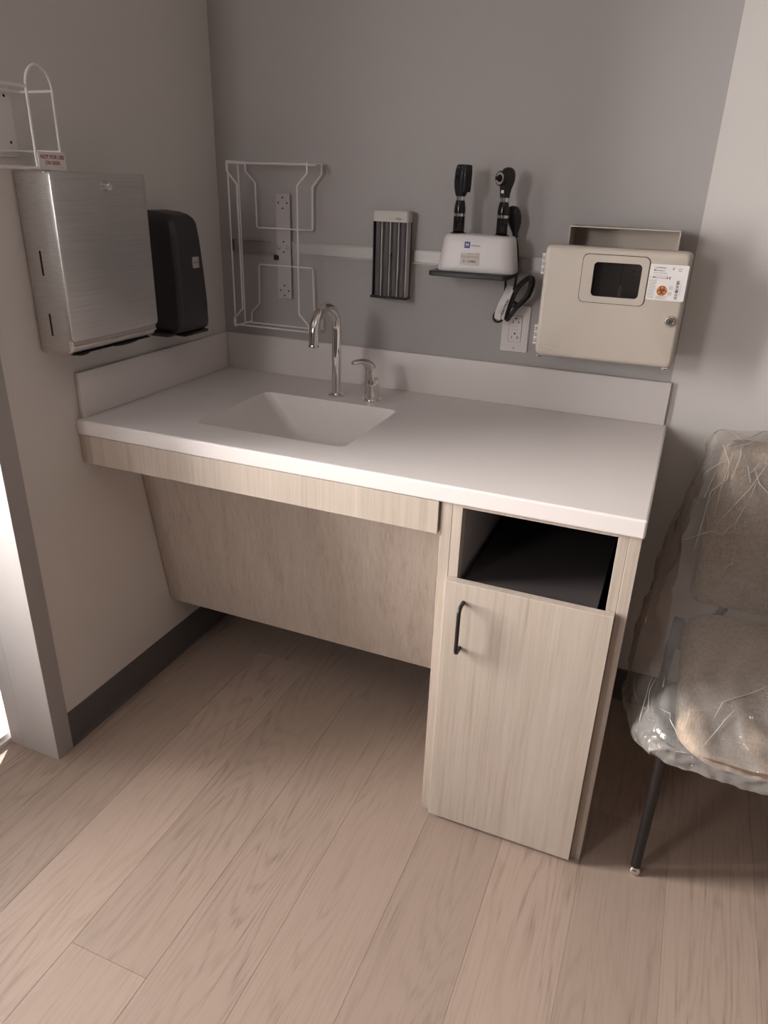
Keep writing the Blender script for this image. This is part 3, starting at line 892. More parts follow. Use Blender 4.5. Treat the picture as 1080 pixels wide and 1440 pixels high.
# power cord: moulded plug-in pod, cable, bundle, tag
pc = thing('power_cord', 'black bundled power cord with white warning tag hanging beside the charging base', 'cord', (.90, -.03, 1.20))
bm = BM()
rings = []
for z, dx, w_, d_ in ((1.3660, .000, .008, .006), (1.3640, .001, .020, .018), (1.3570, .003, .030, .026), (1.343, .0055, .035, .030), (1.328, .0075, .033, .028), (1.318, .009, .026, .022), (1.308, .0105, .018, .016), (1.302, .0115, .013, .012), (1.3000, .012, .015, .014), (1.294, .0125, .015, .014), (1.2925, .0125, .009, .009)):
    rings.append(ring_z(.879 + dx, -.0365, z, w_, d_, min(w_, d_) * .48, 4))
loft(bm, rings); obj('plug_pod', bm, MT['black'], pc, label='black moulded pod behind the otoscope', smooth=60)
def smooth_path(pts, it=3):
    pts = [V(p) for p in pts]
    for _ in range(it):
        q = [pts[0]]
        for a, b in zip(pts, pts[1:]):
            q += [a * .75 + b * .25, a * .25 + b * .75]
        q.append(pts[-1]); pts = q
    return pts
def cord(pts, r=.0032, closed=False, name='cable'):
    bm = BM(); tube(bm, smooth_path(pts) if not closed else pts, r, 8, closed); obj(name, bm, MT['black'], pc, smooth=80)
cord([(.8915, -.0365, 1.294), (.896, -.030, 1.28), (.8985, -.016, 1.25), (.900, -.014, 1.20), (.9005, -.030, 1.17), (.898, -.040, 1.145), (.890, -.042, 1.12)])
cord([(.879, -.05, 1.2005), (.8805, -.045, 1.185), (.880, -.040, 1.165), (.884, -.038, 1.13)])
# bundle: long loops from lower left (.885,1.095) to upper right (.946,1.205)
a0 = V((.8870, 0, 1.0960)); a1 = V((.9420, 0, 1.2060)); ax = (a1 - a0); Ln = ax.length; ax.normalize(); sdv = V((ax.z, 0, -ax.x))
for i, (s0, s1, wd, off, yo) in enumerate(((-.004, 1.00, .0195, .004, -.040), (.01, .97, .0165, .001, -.047), (.02, .94, .0140, .004, -.053), (.0, .92, .0185, -.002, -.034), (.05, 1.01, .0170, .003, -.058))):
    pts = []
    M_ = 40
    for k in range(M_):
        a = 2 * PI * k / M_
        s = (s0 + s1) / 2 + (s1 - s0) / 2 * math.cos(a)
        pinch = .45 + .55 * min(1, max(0, (s - .30) / .35)) if s > .1 else .45 + .35 * (.1 - s) / .1
        pts.append(a0 + ax * (s * Ln) + sdv * (off + wd * pinch * math.sin(a)) + V((0, yo + .004 * math.sin(a * 2 + i), 0)))
    cord(pts, .0033, True, 'cord_loop')
bm = BM()
c = a0 + ax * (.36 * Ln) + V((0, -.046, 0)) + sdv * .003
loft(bm, [[c + ax * t_ + sdv * (.0115 * r_ * math.cos(2 * PI * k / 16)) + V((0, .016 * r_ * math.sin(2 * PI * k / 16), 0)) for k in range(16)] for t_, r_ in ((-.006, .96), (-.005, 1), (.005, 1), (.006, .96))])
obj('wrap_tie', bm, MT['black_metal'], pc, label='black tie round the bundle', smooth=60)
cord([(.8835, -.045, 1.0985), (.878, -.05, 1.090), (.868, -.052, 1.088), (.8595, -.052, 1.094), (.8585, -.05, 1.104), (.8625, -.048, 1.112)], .0032)
# tag: folded paper strip
def strip(pl, wv, th=.0004):
    bm = BM()
    top = [V(p) for p in pl]
    A = [bm.verts.new(p - wv / 2) for p in top]; B = [bm.verts.new(p + wv / 2) for p in top]
    nrm = V((0, -th, 0))
    C_ = [bm.verts.new(v.co - nrm) for v in A]; D_ = [bm.verts.new(v.co - nrm) for v in B]
    for i in range(len(top) - 1):
        bm.faces.new((A[i], B[i], B[i + 1], A[i + 1])); bm.faces.new((D_[i], C_[i], C_[i + 1], D_[i + 1]))
        bm.faces.new((A[i], A[i + 1], C_[i + 1], C_[i])); bm.faces.new((B[i + 1], B[i], D_[i], D_[i + 1]))
    bm.faces.new((A[0], C_[0], D_[0], B[0])); bm.faces.new((A[-1], B[-1], D_[-1], C_[-1]))
    return bm
tg = obj('warning_tag', strip([(.8945, -.052, 1.181), (.890, -.066, 1.160), (.880, -.071, 1.135), (.8725, -.067, 1.110), (.8705, -.060, 1.097)], V((.0165, -.003, -.004))), MT['paper'], pc, label='white paper warning tag', smooth=60)
obj('tag_fold', strip([(.9035, -.062, 1.172), (.899, -.072, 1.155), (.892, -.074, 1.125), (.8865, -.068, 1.098)], V((.0060, -.001, -.002))), MT['paper'], pc, label='narrow white folded edge of the tag', smooth=60)
xd = V((.32, 0, .947)).normalized()
bm = text_bm('CAUTION', .040, (.8875, -.0745, 1.1105), tuple(xd), (-xd.z, 0, xd.x), bold=.03, height=.0058); obj('lettering', bm, MT['ink'], tg)
bm = BM()
for q in range(7):
    b_ = V((.8735, -.0718, 1.1145)) + V((.0007, 0, .0018)) * q * 1.6
    wv = V((.009, 0, -.0026))
    for s_ in (0,):
        vs = [bm.verts.new(b_ + wv * 0), bm.verts.new(b_ + wv), bm.verts.new(b_ + wv + V((0, 0, .0006))), bm.verts.new(b_ + V((0, 0, .0006)))]
        bm.faces.new(vs)
obj('small_print', bm, MT['ink_pale'], tg)

# outlet
wo = thing('wall_outlet', 'white duplex wall outlet on the gray wall beside the beige sharps box', 'outlet', (.908, 0, 1.067))
ox, oz = .9085, 1.0675
bm = BM(); loft(bm, [ring_y(ox, oz, y, w_, h_, .003, 3) for y, w_, h_ in ((-.0003, .0735, .1210), (-.003, .0735, .1210), (-.0055, .071, .1185), (-.0058, .068, .1155))]); cv = obj('cover_plate', bm, MT['outlet'], wo, smooth=30)
bm = BM(); loft(bm, [ring_y(ox, oz, y, .0350, .0690, .002, 3) for y in (-.0055, -.0061)]); obj('seam', bm, MT['ink_gray'], wo, label='dark seam round the insert')
bm = BM(); loft(bm, [ring_y(ox, oz, y, w_, w_ + .0340, .002, 3) for y, w_ in ((-.0055, .0332), (-.0073, .0332), (-.0078, .0320))]); ins = obj('receptacle', bm, MT['outlet'], wo, smooth=30)
for s_ in (1, -1):
    zc_ = oz + s_ * .0195 - .002
    bm = BM(); box(bm, ox - .0080, ox - .0066, -.0081, -.0077, zc_ - .0035, zc_ + .0035)
    obj('slot', bm, MT['hole'], ins)
    bm = BM(); prism(bm, [(ox + .0066, zc_ - .0045), (ox + .0080, zc_ - .0045), (ox + .0080, zc_ - .0006), (ox + .0110, zc_ - .0006), (ox + .0110, zc_ + .0008), (ox + .0080, zc_ + .0008), (ox + .0080, zc_ + .0045), (ox + .0066, zc_ + .0045)], 'y', -.0081, -.0077); obj('slot', bm, MT['hole'], ins)
    bm = BM(); lathe(bm, [(.0024, 0), (.0024, .0004)], (ox, -.0077, zc_ + .0095), (0, -1, 0), 10); obj('ground_hole', bm, MT['hole'], ins)
for dz in (.0, .0085):
    bm = BM(); box(bm, ox - .006, ox + .006, -.0086, -.0076, oz - .0015 + dz - .0035, oz + .0015 + dz - .0025, .0004, 1); obj('test_button', bm, MT['outlet'], ins)
for s_ in (1, -1):
    bm = BM(); lathe(bm, [(.0026, 0), (.0024, .0006), (.0005, .0008)], (ox, -.0058, oz + s_ * .0505), (0, -1, 0), 10); obj('screw', bm, MT['plate'], wo, label='small plate screw')

# ------------------------------------------------------------------ sharps cabinet
sx0, sx1, sz0, sz1, syF = .9890, 1.3105, 1.0335, 1.2895, -.140
sc = thing('sharps_cabinet', 'beige locking sharps box with small dark window hung on the wall', 'sharps box', (1.15, 0, 1.033))
scx, scz = (sx0 + sx1) / 2, (sz0 + sz1) / 2
sw, shh = sx1 - sx0, sz1 - sz0
wx0, wx1, wz0, wz1 = 1.1030, 1.2105, 1.1820, 1.2590
# body shell, open to the front
bm = BM()
R0 = [ring_y(scx, scz, y, sw - .012, shh - .012, .010) for y in (-.0004, -.108)]
R1 = [ring_y(scx, scz, y, sw - .018, shh - .018, .008) for y in (-.108, -.004)]
loft(bm, [R0[0], R0[1], R1[0], R1[1]], cap0=True, cap1=True)
obj('body', bm, MT['beige_dark'], sc, smooth=35)
# door: ring slab with window opening, softly rounded rim
bm = BM()
n = 5
cxw, czw = (wx0 + wx1) / 2, (wz0 + wz1) / 2
hole = [(cxw + a, czw + b) for a, b in rr2(wx1 - wx0, wz1 - wz0, .010, n)]
def outr(ins, y, r):
    return [(scx + a, y, scz + b) for a, b in rr2(sw - 2 * ins, shh - 2 * ins, r, n)]
rings = [outr(.0015, -.108, .012), outr(0, -.110, .013), outr(0, -.128, .013), outr(.002, -.1345, .012), outr(.006, -.1388, .010), outr(.011, syF, .008),
         [(a, syF, b) for a, b in hole], [(a, -.124, b) for a, b in hole]]
loft(bm, rings, cap0=False, cap1=False)
sdr = obj('door', bm, MT['beige'], sc, smooth=40)
bm = BM(); plate_with_hole(bm, 1.0785, 1.2235, 1.1690, 1.2735, wx0 + .001, wx1 - .001, wz0 + .001, wz1 - .001, .009, syF - .0022, syF + .001, 5, .012); obj('window_bezel', bm, MT['beige'], sdr, smooth=40)
bm = BM(); plate_with_hole(bm, 1.0770, 1.2250, 1.1675, 1.2750, 1.0788, 1.2232, 1.1693, 1.2732, .012, syF - .0004, syF + .001, 5, .0125); obj('bezel_gap', bm, MT['ink'], sdr, label='dark outline groove')
bm = BM(); box(bm, wx0 - .002, wx1 + .002, -.1300, -.1275, wz0 - .002, wz1 + .002); obj('window_pane', bm, MT['smoke'], sdr, label='smoky clear window')
# inside: dark liner with knobs, a rib and a post painted as a glint
bm = BM(); box(bm, 1.02, 1.285, -.064, -.060, 1.06, 1.272); obj('inner_liner', bm, MT['liner'], sc, label='dark liner seen through the window')
for xx in (1.126, 1.187):
    bm = BM(); lathe(bm, [(.006, 0), (.0055, .005), (.0035, .006), (.001, .006)], (xx, -.064, 1.236), (0, -1, 0), 14); obj('liner_knob', bm, MT['black_gloss'], sc, smooth=50)
bm = BM(); box(bm, 1.158, 1.1625, -.068, -.063, 1.15, 1.268); obj('liner_rib', bm, MT['tube'], sc)
bm = BM(); lathe(bm, [(.0058, 0), (.0050, .03), (.0025, .042), (.0005, .043)], (1.1635, -.085, 1.162), seg=14); obj('glint_post', bm, MT['ivory'], sc, label='pale post for the glint in the window', smooth=60)
# lock
bm = BM(); lathe(bm, [(.0120, 0), (.0122, .0015), (.0105, .0050), (.0090, .0056), (.0080, .0040), (.0055, .0040), (.0050, .0055), (.0005, .0058)], (1.2875, syF, 1.1410), (0, -1, 0), 28); lk = obj('lock', bm, MT['chrome_soft'], sdr, label='round metal key lock', smooth=40)
bm = BM(); box(bm, 1.2868, 1.2882, syF - .0062, syF - .0055, 1.1375, 1.1445); obj('keyway', bm, MT['hole'], sdr)
# hinges
for zh in (1.2455, 1.0815):
    for k in range(7):
        z_ = zh - .0235 + k * .0068
        bm = BM(); lathe(bm, [(.0034, .0003), (.0034, .0058)], (sx0 - .0038, -.128 + (.0012 if k % 2 else -.0012), z_), seg=10)
        box(bm, sx0 - .0035, sx0 + .001, -.1315 + (.003 if k % 2 else 0), -.1275 + (.003 if k % 2 else 0), z_ + .0006, z_ + .0055)
        obj('hinge_knuckle', bm, MT['white_plastic'] if k % 2 == 0 else MT['ivory'], sc, label='pale hinge knuckle')
# hood over the top slot
hx0_, hx1_, hz0_, hz1_ = 1.0335, 1.2755, 1.2835, 1.3305
bm = BM(); box(bm, hx0_, hx1_, -.112, -.030, hz1_ - .0022, hz1_, .0005, 1); obj('hood_top', bm, MT['beige'], sc)
for x0 in (hx0_, hx1_ - .0022):
    bm = BM(); box(bm, x0, x0 + .0022, -.112, -.030, hz0_, hz1_ - .0022); obj('hood_side', bm, MT['beige'], sc)
bm = BM(); box(bm, hx0_, hx1_, -.030, -.0275, hz0_, hz1_); obj('hood_back', bm, MT['beige'], sc)
bm = BM(); box(bm, hx0_ - .002, hx1_ + .002, -.1150, -.1128, hz0_ - .002, hz0_ + .0045, .0005, 1); obj('hood_lip', bm, MT['beige'], sc)
# small feet and raised emblem
for xx in (sx0 + .006, sx1 - .022):
    bm = BM(); box(bm, xx, xx + .014, -.136, -.112, sz0 - .0045, sz0 + .002, .001, 1); ft = obj('latch_foot', bm, MT['beige'], sc)
    bm = BM(); box(bm, xx + .004, xx + .013, -.1364, -.1355, sz0 - .0030, sz0 - .0010); obj('latch_slot', bm, MT['hole'], sc)
bm = BM(); plate_with_hole(bm, .9985, 1.0480, 1.0430, 1.0600, .9993, 1.0472, 1.0438, 1.0592, .0015, syF - .0006, syF + .0008, 3, .002); obj('emblem_frame', bm, MT['beige'], sdr)
bm = BM(); tube(bm, smooth_path([(1.006, syF - .0001, 1.0545), (1.011, syF - .0001, 1.0505), (1.019, syF - .0001, 1.0500), (1.032, syF - .0001, 1.0490)]), .0006, 5)
box(bm, 1.018, 1.040, syF - .0004, syF, 1.0465, 1.0474); obj('emblem', bm, MT['beige'], sdr)
# label
lx0, lx1, lz0, lz1 = 1.2262, 1.3070, 1.1850, 1.2615
yl = syF - .0006
bm = BM(); loft(bm, [ring_y((lx0 + lx1) / 2, (lz0 + lz1) / 2, y, lx1 - lx0, lz1 - lz0, .003, 3) for y in (syF + .0003, yl)]); lb = obj('warning_label', bm, MT['paper'], sdr, label='white printed label with orange biohazard emblem')
def lt(s, w_, x, z, m_, h=None, bold=0):
    obj('lettering', text_bm(s, w_, (x, yl, z), *XF, height=h, bold=bold), m_, sdr)
lt('CardinalHealth', .0255, lx0 + .0085, lz1 - .0085, MT['ink_gray'], .0032, .012)
lt('Monoject', .0235, lx0 + .0085, lz1 - .0145, MT['ink_gray'], .0040, .005)
lt('SHARPS CONTAINER', .0285, lx0 + .0085, lz1 - .0192, MT['ink_gray'], .0020, .01)
def bars(lst, m_, name='small_print'):
    bm = BM()
    for x0, x1, z0, z1 in lst:
        vs = [bm.verts.new((x, yl - .0002, z)) for x, z in ((x0, z0), (x1, z0), (x1, z1), (x0, z1))]
        bm.faces.new(vs)
    obj(name, bm, m_, sdr)
L_ = []
rg = random.Random(3)
for q in range(21):
    z = lz0 + .0035 + q * .00195
    L_.append((lx0 + .0025, lx0 + .0155 + rg.random() * .004, z, z + .0008))
for q in range(5):
    z = lz0 + .0022 + q * .0016
    L_.append((lx0 + .021, lx0 + .047 - rg.random() * .008, z, z + .0008))
for q in range(5):
    z = lz0 + .012 + q * .0015
    L_.append((lx0 + .0445, lx0 + .0535, z, z + .0008))
for q in range(6):
    z = lz0 + .024 + q * .0016
    L_.append((lx0 + .046, lx0 + .0555 - abs(q - 2) * .0008, z, z + .0006))
L_.append((lx0 + .009, lx0 + .040, lz1 - .0232, lz1 - .0224))
bars(L_, MT['ink_pale'])
# syringe drawing
bars([(lx0 + .001, lx0 + .009, lz1 - .0282, lz1 - .0278), (lx0 + .008, lx0 + .015, lz1 - .0290, lz1 - .0270), (lx0 + .015, lx0 + .040, lz1 - .0298, lz1 - .0292), (lx0 + .015, lx0 + .040, lz1 - .0268, lz1 - .0262),
      (lx0 + .0385, lx0 + .0395, lz1 - .031, lz1 - .0250), (lx0 + .040, lx0 + .044, lz1 - .0285, lz1 - .0275), (lx0 + .0440, lx0 + .0455, lz1 - .0312, lz1 - .0250)], MT['ink'], 'syringe_drawing')
bars([(lx0 + .047, lx0 + .052, lz1 - .0065, lz1 - .0052), (lx0 + .047, lx0 + .051, lz1 - .0105, lz1 - .0078), (lx0 + .0585, lx0 + .068, lz1 - .0085, lz1 - .0072), (lx0 + .0590, lx0 + .0665, lz1 - .0125, lz1 - .0112)], MT['ink_gray'], 'small_print')
L_ = []; z = lz0 + .0045
for w_, g_ in ((.0012, .0016), (.0018, .002), (.0006, .0008), (.0006, .0008), (.0012, .002), (.0006, .0006), (.0008, .0006), (.003, .0008), (.0012, .0006), (.0006, .0008), (.0006, .001), (.0006, .0014), (.0020, .0022), (.0006, .0006), (.0008, .0006), (.0006, .0006), (.0018, .0006), (.0010, .0006), (.0006, .0006), (.0006, .0006)):
    L_.append((lx0 + .0600, lx0 + .0662, z, z + w_)); z += w_ + g_
bars(L_, MT['ink'], 'barcode')
bars([(lx0 + .0690, lx0 + .0694, lz0 + .012, lz0 + .040), (lx0 + .0702, lx0 + .0705, lz0 + .016, lz0 + .034)], MT['ink_pale'], 'small_print')
bcx_, bcz_ = lx0 + .0322, lz0 + .0205
bm = BM(); lathe(bm, [(.0112, 0), (.0112, .0002)], (bcx_, yl - .0001, bcz_), (0, -1, 0), 32); obj('biohazard_disc', bm, MT['orange'], sdr, label='orange disc')
def annulus(bm, cx, cz, r0, r1, y, a0=0, a1=2 * PI, n=28):
    A = []; 
    for k in range(n + 1):
        a = a0 + (a1 - a0) * k / n
        A.append((bm.verts.new((cx + r0 * math.cos(a), y, cz + r0 * math.sin(a))), bm.verts.new((cx + r1 * math.cos(a), y, cz + r1 * math.sin(a)))))
    for p_, q_ in zip(A, A[1:]):
        bm.faces.new((p_[0], p_[1], q_[1], q_[0]))
bm = BM()
for a in (90, 210, 330):
    ar = math.radians(a)
    cxx, czz = bcx_ + .0056 * math.cos(ar), bcz_ + .0056 * math.sin(ar)
    annulus(bm, cxx, czz, .0038, .0054, yl - .0006, ar + .45, ar + 2 * PI - .45)
annulus(bm, bcx_, bcz_, .0040, .0050, yl - .0007)
lathe(bm, [(.0020, 0), (.0020, .0001)], (bcx_, yl - .0006, bcz_), (0, -1, 0), 12)
obj('biohazard_symbol', bm, MT['ink'], sdr, label='black biohazard trefoil')
bm = text_bm('BIOHAZARD', .007, (bcx_ - .0035, yl - .0005, bcz_ + .0050), *XF); obj('lettering', bm, MT['ink_red'], sdr)

# ================================================================== LEFT WALL FITTINGS
# paper towel dispenser
tw = thing('paper_towel_dispenser', 'brushed stainless steel paper towel dispenser on the left wall over the counter', 'dispenser', (0, -.58, 1.04))
tx, ty0, ty1, tz0, tz1 = .0955, -.7245, -.4400, 1.0500, 1.4075
bm = BM()
def tring(z, ins, x1):
    pts = [(.0006, ty0 + ins * .3), (x1, ty0 + ins * .3), (x1, ty1 - ins * .3), (.0006, ty1 - ins * .3)]
    out = []
    pl_ = fillet([(p[0], p[1], z) for p in pts], .010, 4, closed=True)
    return pl_
rings = [tring(1.0400, .010, .075), tring(1.0405, .006, .082), tring(1.046, .002, .089), tring(1.052, 0, .0925), tring(1.40, 0, .0925), tring(1.4065, .002, .0905), tring(1.4080, .006, .086)]
loft(bm, rings); tb_ = obj('body', bm, MT['steel'], tw, smooth=40)
bm = BM(); loft(bm, [ring_x((ty0 + ty1) / 2, (1.0705 + 1.4085) / 2, x, ty1 - ty0 + dw, .338 + dw, .010) for x, dw in ((.084, .0016), (.0985, .0016), (.1005, 0), (.1010, -.004))]); td = obj('door', bm, MT['steel'], tw, smooth=35)
bm = BM(); box(bm, .0928, .0985, ty0 + .002, ty1 - .004, 1.0545, 1.0600, .0015, 2); obj('lower_lip', bm, MT['steel'], tw, smooth=40)
bm = BM(); box(bm, .0860, .0955, ty0 + .004, ty1 - .004, 1.0600, 1.0690); obj('door_gap', bm, MT['cap_gray'], tw)
bm = BM()
pl2 = [(.020, ty0 + .012)] + [(.088, ty0 + .012), (.088, ty1 - .02), (.020, ty1 - .02)]
prism(bm, pl2, 'z', 1.0385, 1.0402); obj('towel_slot', bm, MT['hole'], tw, label='dark towel slot underneath')
for y0_, y1_ in ((-.712, -.665), (-.60, -.50)):
    bm = BM(); N3 = 10
    rings = []
    for k in range(N3 + 1):
        s_ = k / N3; y_ = y0_ + (y1_ - y0_) * s_; dd = .0045 * math.sin(PI * s_) ** .7 + .0004
        rings.append([(.086, y_, 1.0403), (.090, y_, 1.0403), (.090, y_, 1.0403 - dd), (.086, y_, 1.0403 - dd)])
    loft(bm, rings); obj('slot_edge', bm, MT['hole'], tw, label='dark scalloped edge of the towel slot')
bm = BM()
lathe(bm, [(.0125, 0), (.0120, .0012), (.0110, .0016)], (.1008, -.574, 1.382), (1, 0, 0), 24); obj('escutcheon', bm, MT['chrome_soft'], td, smooth=40)
bm = BM(); lathe(bm, [(.0062, .001), (.0060, .010), (.0078, .0115), (.0078, .0155), (.0065, .017), (.0005, .0172)], (.1010, -.574, 1.382), (1, 0, 0), 24); obj('lock_knob', bm, MT['chrome'], td, label='round chrome lock knob', smooth=40)
bm = BM(); lathe(bm, [(.0018, 0), (.0016, .0012), (.0004, .0014)], (.099, ty0 + .006, 1.0745), (1, 0, 0), 10); obj('rivet', bm, MT['chrome_soft'], td)
for z0_, z1_ in ((1.2050, 1.2560), (1.0790, 1.1270)):
    bm = BM(); loft(bm, [ring_y(.0445, (z0_ + z1_) / 2, y, .0052, z1_ - z0_, .0025, 4) for y in (ty0 - .0004, ty0 + .001)]); obj('level_slot', bm, MT['hole'], tw, label='dark vertical slot in the side')

# soap dispenser
so = thing('soap_dispenser', 'dark charcoal wall soap dispenser between the steel dispenser and the corner', 'dispenser', (0, -.29, 1.03))
bm = BM()
def sring(z, x1, y0, y1, r):
    pts = [(.0006, y0, z), (x1 - .012, y0, z), (x1, y0 + .010, z), (x1 + .001, (y0 + y1) / 2, z), (x1, y1 - .012, z), (x1 - .016, y1, z), (.0006, y1, z)]
    return fillet(pts, r, 3, closed=True)
rings = []
for z, x1, y0, y1 in ((1.0275, .080, -.338, -.232), (1.0285, .094, -.347, -.226), (1.034, .102, -.350, -.222), (1.045, .105, -.351, -.221), (1.10, .106, -.350, -.222), (1.18, .103, -.347, -.225), (1.26, .098, -.344, -.228), (1.298, .093, -.342, -.230),
                      (1.310, .086, -.338, -.233), (1.319, .073, -.332, -.238), (1.3245, .052, -.326, -.243), (1.327, .022, -.322, -.247)):
    rings.append(sring(z, x1, y0, y1, .010))
loft(bm, rings); sb = obj('housing', bm, MT['charcoal'], so, smooth=55)
bm = BM(); box(bm, .0006, .075, -.372, -.262, 1.0205, 1.0285, .003, 2); obj('back_plate', bm, MT['charcoal'], so, smooth=35)
bm = BM(); box(bm, .060, .104, -.338, -.234, 1.0195, 1.0275, .003, 2); obj('push_bar', bm, MT['black'], so, label='black push bar at the bottom', smooth=35)
xs = .1046
bm = BM(); loft(bm, [ring_x(-.2715, 1.2030, x, .0265, .0275, .003, 3) for x in (xs - .006, xs + .0004)]); obj('label_sticker', bm, MT['plate'], so, label='small silver label')
bm = text_bm('ECOLAB', .0190, (xs + .0004, -.2820, 1.2015), *XL, bold=.02); obj('lettering', bm, MT['ink'], so)
bm = BM(); box(bm, xs - .001, xs + .0007, -.2635, -.2615, 1.1935, 1.2135); obj('label_bar', bm, MT['ink_gray'], so)

# wire holder with tag
wh = thing('wire_holder', 'white wire wipes holder with NOT FOR USE ON SKIN tag on the left wall', 'holder', (0, -.76, 1.41))
hyR, hyL = -.6865, -.7500
xf, xb = .1000, .0145
def hwire(pts, name, r=.008, rad=.0026, closed=False):
    bm = BM(); tube(bm, fillet(pts, r, 5, closed), rad, 8, closed); obj(name, bm, MT['wire'], wh, smooth=80)
def arch(y0, y1, zb_, zs, x):
    pts = [(x, y0, zb_), (x, y0, zs)]
    c_ = (y0 + y1) / 2; rr_ = abs(y1 - y0) / 2; sg = 1 if y1 > y0 else -1
    for k in range(1, 12):
        a = PI - PI * k / 12
        pts.append((x, c_ + sg * rr_ * math.cos(a), zs + .040 * math.sin(a)))
    return pts + [(x, y1, zs), (x, y1, zb_)]
for y0, y1 in ((hyL, hyR), (-.930, -.868)):
    bm = BM(); tube(bm, arch(y0, y1, 1.4135, 1.550, xf), .0026, 8); obj('end_loop', bm, MT['wire'], wh, smooth=80)
hwire([(xf, -.930, 1.5515), (xf, hyL, 1.5515)], 'front_top_bar', rad=.0030)
hwire([(xf, -.930, 1.4125), (xf, hyL, 1.4125)], 'front_bottom_bar', rad=.0030)
hwire([(xf, hyR, 1.549), (xb, hyR, 1.549), (xb, -.930, 1.549), (xf, -.930, 1.549)], 'top_bar', .012, rad=.0030)
hwire([(xf, hyR, 1.443), (xb, hyR, 1.443), (xb, -.930, 1.443), (xf, -.930, 1.443)], 'bottom_bar', .012, rad=.0030)
bm = BM(); box(bm, .0006, .0060, -.832, -.702, 1.432, 1.560, .001, 1); bp_ = obj('back_plate', bm, MT['white_plastic'], wh, label='pale back plate')
for yy, zz in ((-.7175, 1.458), (-.7175, 1.540), (-.815, 1.458), (-.815, 1.540)):
    bm = BM(); lathe(bm, [(.0028, 0), (.0028, .0004)], (.0060, yy, zz), (1, 0, 0), 10)
    obj('screw_hole', bm, MT['hole'], bp_)
bm = BM(); loft(bm, [ring_x(-.7145, 1.4265, x, .0700, .0315, .0025, 3) for x in (xf + .0026, xf + .0046)]); tg = obj('tag', bm, MT['paper'], wh, label='white plastic tag with red lettering')
xt = xf + .0046
for s_, w_, y_, z_ in (('NOT FOR USE', .0600, -.7440, 1.4300), ('ON SKIN', .0370, -.7335, 1.4195)):
    obj('lettering', text_bm(s_, w_, (xt, y_, z_), *XL, bold=.035, height=.0068), MT['ink_red'], tg)
bm = BM(); vs = [bm.verts.new((xt + .0003, y, z)) for y, z in ((-.697, 1.4140), (-.687, 1.4140), (-.687, 1.4150), (-.697, 1.4150))]; bm.faces.new(vs); obj('small_print', bm, MT['ink_pale'], tg)

# ================================================================== CHAIR
ch = thing('side_chair', 'beige upholstered chair with slim black legs, wrapped in clear plastic', 'chair', (1.70, -.38, 0))
CX0, CX1 = 1.452, 1.956
def sring_(z, ins, r=.075, bow=.03):
    x0, x1, y0, y1 = CX0 + ins, CX1 - ins, -.680 + ins, -.175 - ins
    w_, d_ = x1 - x0, y1 - y0
    pts = []
    for a, b in rr2(w_, d_, r, 8):
        px_, py_ = (x0 + x1) / 2 + a, (y0 + y1) / 2 + b
        if py_ < (y0 + y1) / 2:
            k = ((y0 + y1) / 2 - py_) / (d_ / 2)
            py_ -= bow * k * k * (1 - (a / (w_ / 2)) ** 2)
        pts.append((px_, py_, z))
    return pts
bm = BM()
rings = [sring_(z, i) for z, i in ((.393, .02), (.396, .006), (.404, 0), (.430, 0), (.444, .003), (.455, .012), (.462, .030), (.466, .065))]
rings.append([(1.704 + (x - 1.704) * .55, -.44 + (y + .44) * .55, .470) for x, y, z in rings[-1]])
loft(bm, rings); obj('seat', bm, MT['linen'], ch, smooth=60)
# back cushion leaning back
def bring(z, th, wins, lean):
    yc_ = -.125 + lean
    return [(1.704 + a, yc_ + b - .016 * (1 - (a / .25) ** 2) * -1, z) for a, b in rr2(.500 - 2 * wins, th, min(.03, th * .45), 6)]
bm = BM()
rings = []
for z, th, wi in ((.475, .030, .03), (.481, .052, .010), (.495, .064, 0), (.65, .070, 0), (.75, .070, 0), (.835, .066, .004), (.855, .058, .010), (.868, .044, .022), (.873, .022, .04)):
    rings.append(bring(z, th, wi, (z - .56) * .22 - .03))
loft(bm, rings); obj('backrest', bm, MT['linen'], ch, smooth=60)
LX0, LX1 = 1.440, 1.968
for x, y, in ((LX0, -.6260), (LX1, -.6260)):
    bm = BM(); tube(bm, [(x, y, .020), (x, y, .40)], [.0105, .0125], 14); lg_ = obj('leg', bm, MT['black_metal'], ch, smooth=60)
    bm = BM(); lathe(bm, [(.0080, 0), (.0125, .0015), (.0135, .006), (.0115, .013), (.0085, .017), (.0085, .022)], (x, y, 0), seg=18); obj('glide', bm, MT['chrome'], lg_, label='chrome glide foot', smooth=50)
for x, y, in ((LX0, -.165), (LX1, -.165)):
    bm = BM(); tube(bm, smooth_path([(x, y + .09, .020), (x, y + .02, .25), (x, y + .0, .36), (x + (.05 if x < 1.7 else -.05), y + .02, .395), (x + (.11 if x < 1.7 else -.11), y + .03, .43), (x + (.11 if x < 1.7 else -.11), y + .060, .62)]), .0115, 12); lg_ = obj('rear_post', bm, MT['black_metal'], ch, smooth=60)
    bm = BM(); lathe(bm, [(.0080, 0), (.0125, .0015), (.0135, .006), (.0115, .013), (.0085, .017), (.0085, .022)], (x, y + .09, 0), seg=18); obj('glide', bm, MT['chrome'], lg_, label='chrome glide foot', smooth=50)
    bm = BM(); box(bm, x - .014, x + .014, -.262, -.238, .372, .455, .005, 2); obj('seat_bracket', bm, MT['black_metal'], ch, smooth=35)
for x in (LX0, LX1):
    xr_ = x + (.035 if x < 1.7 else -.035); bm = BM(); tube(bm, [(xr_, -.62, .381), (xr_, -.16, .381)], .0105, 12); obj('side_rail', bm, MT['black_metal'], ch, smooth=60)
for y in (-.60, -.25):
    bm = BM(); tube(bm, [(LX0, y, .380), (LX1, y, .380)], .0105, 12); obj('cross_rail', bm, MT['black_metal'], ch, smooth=60)

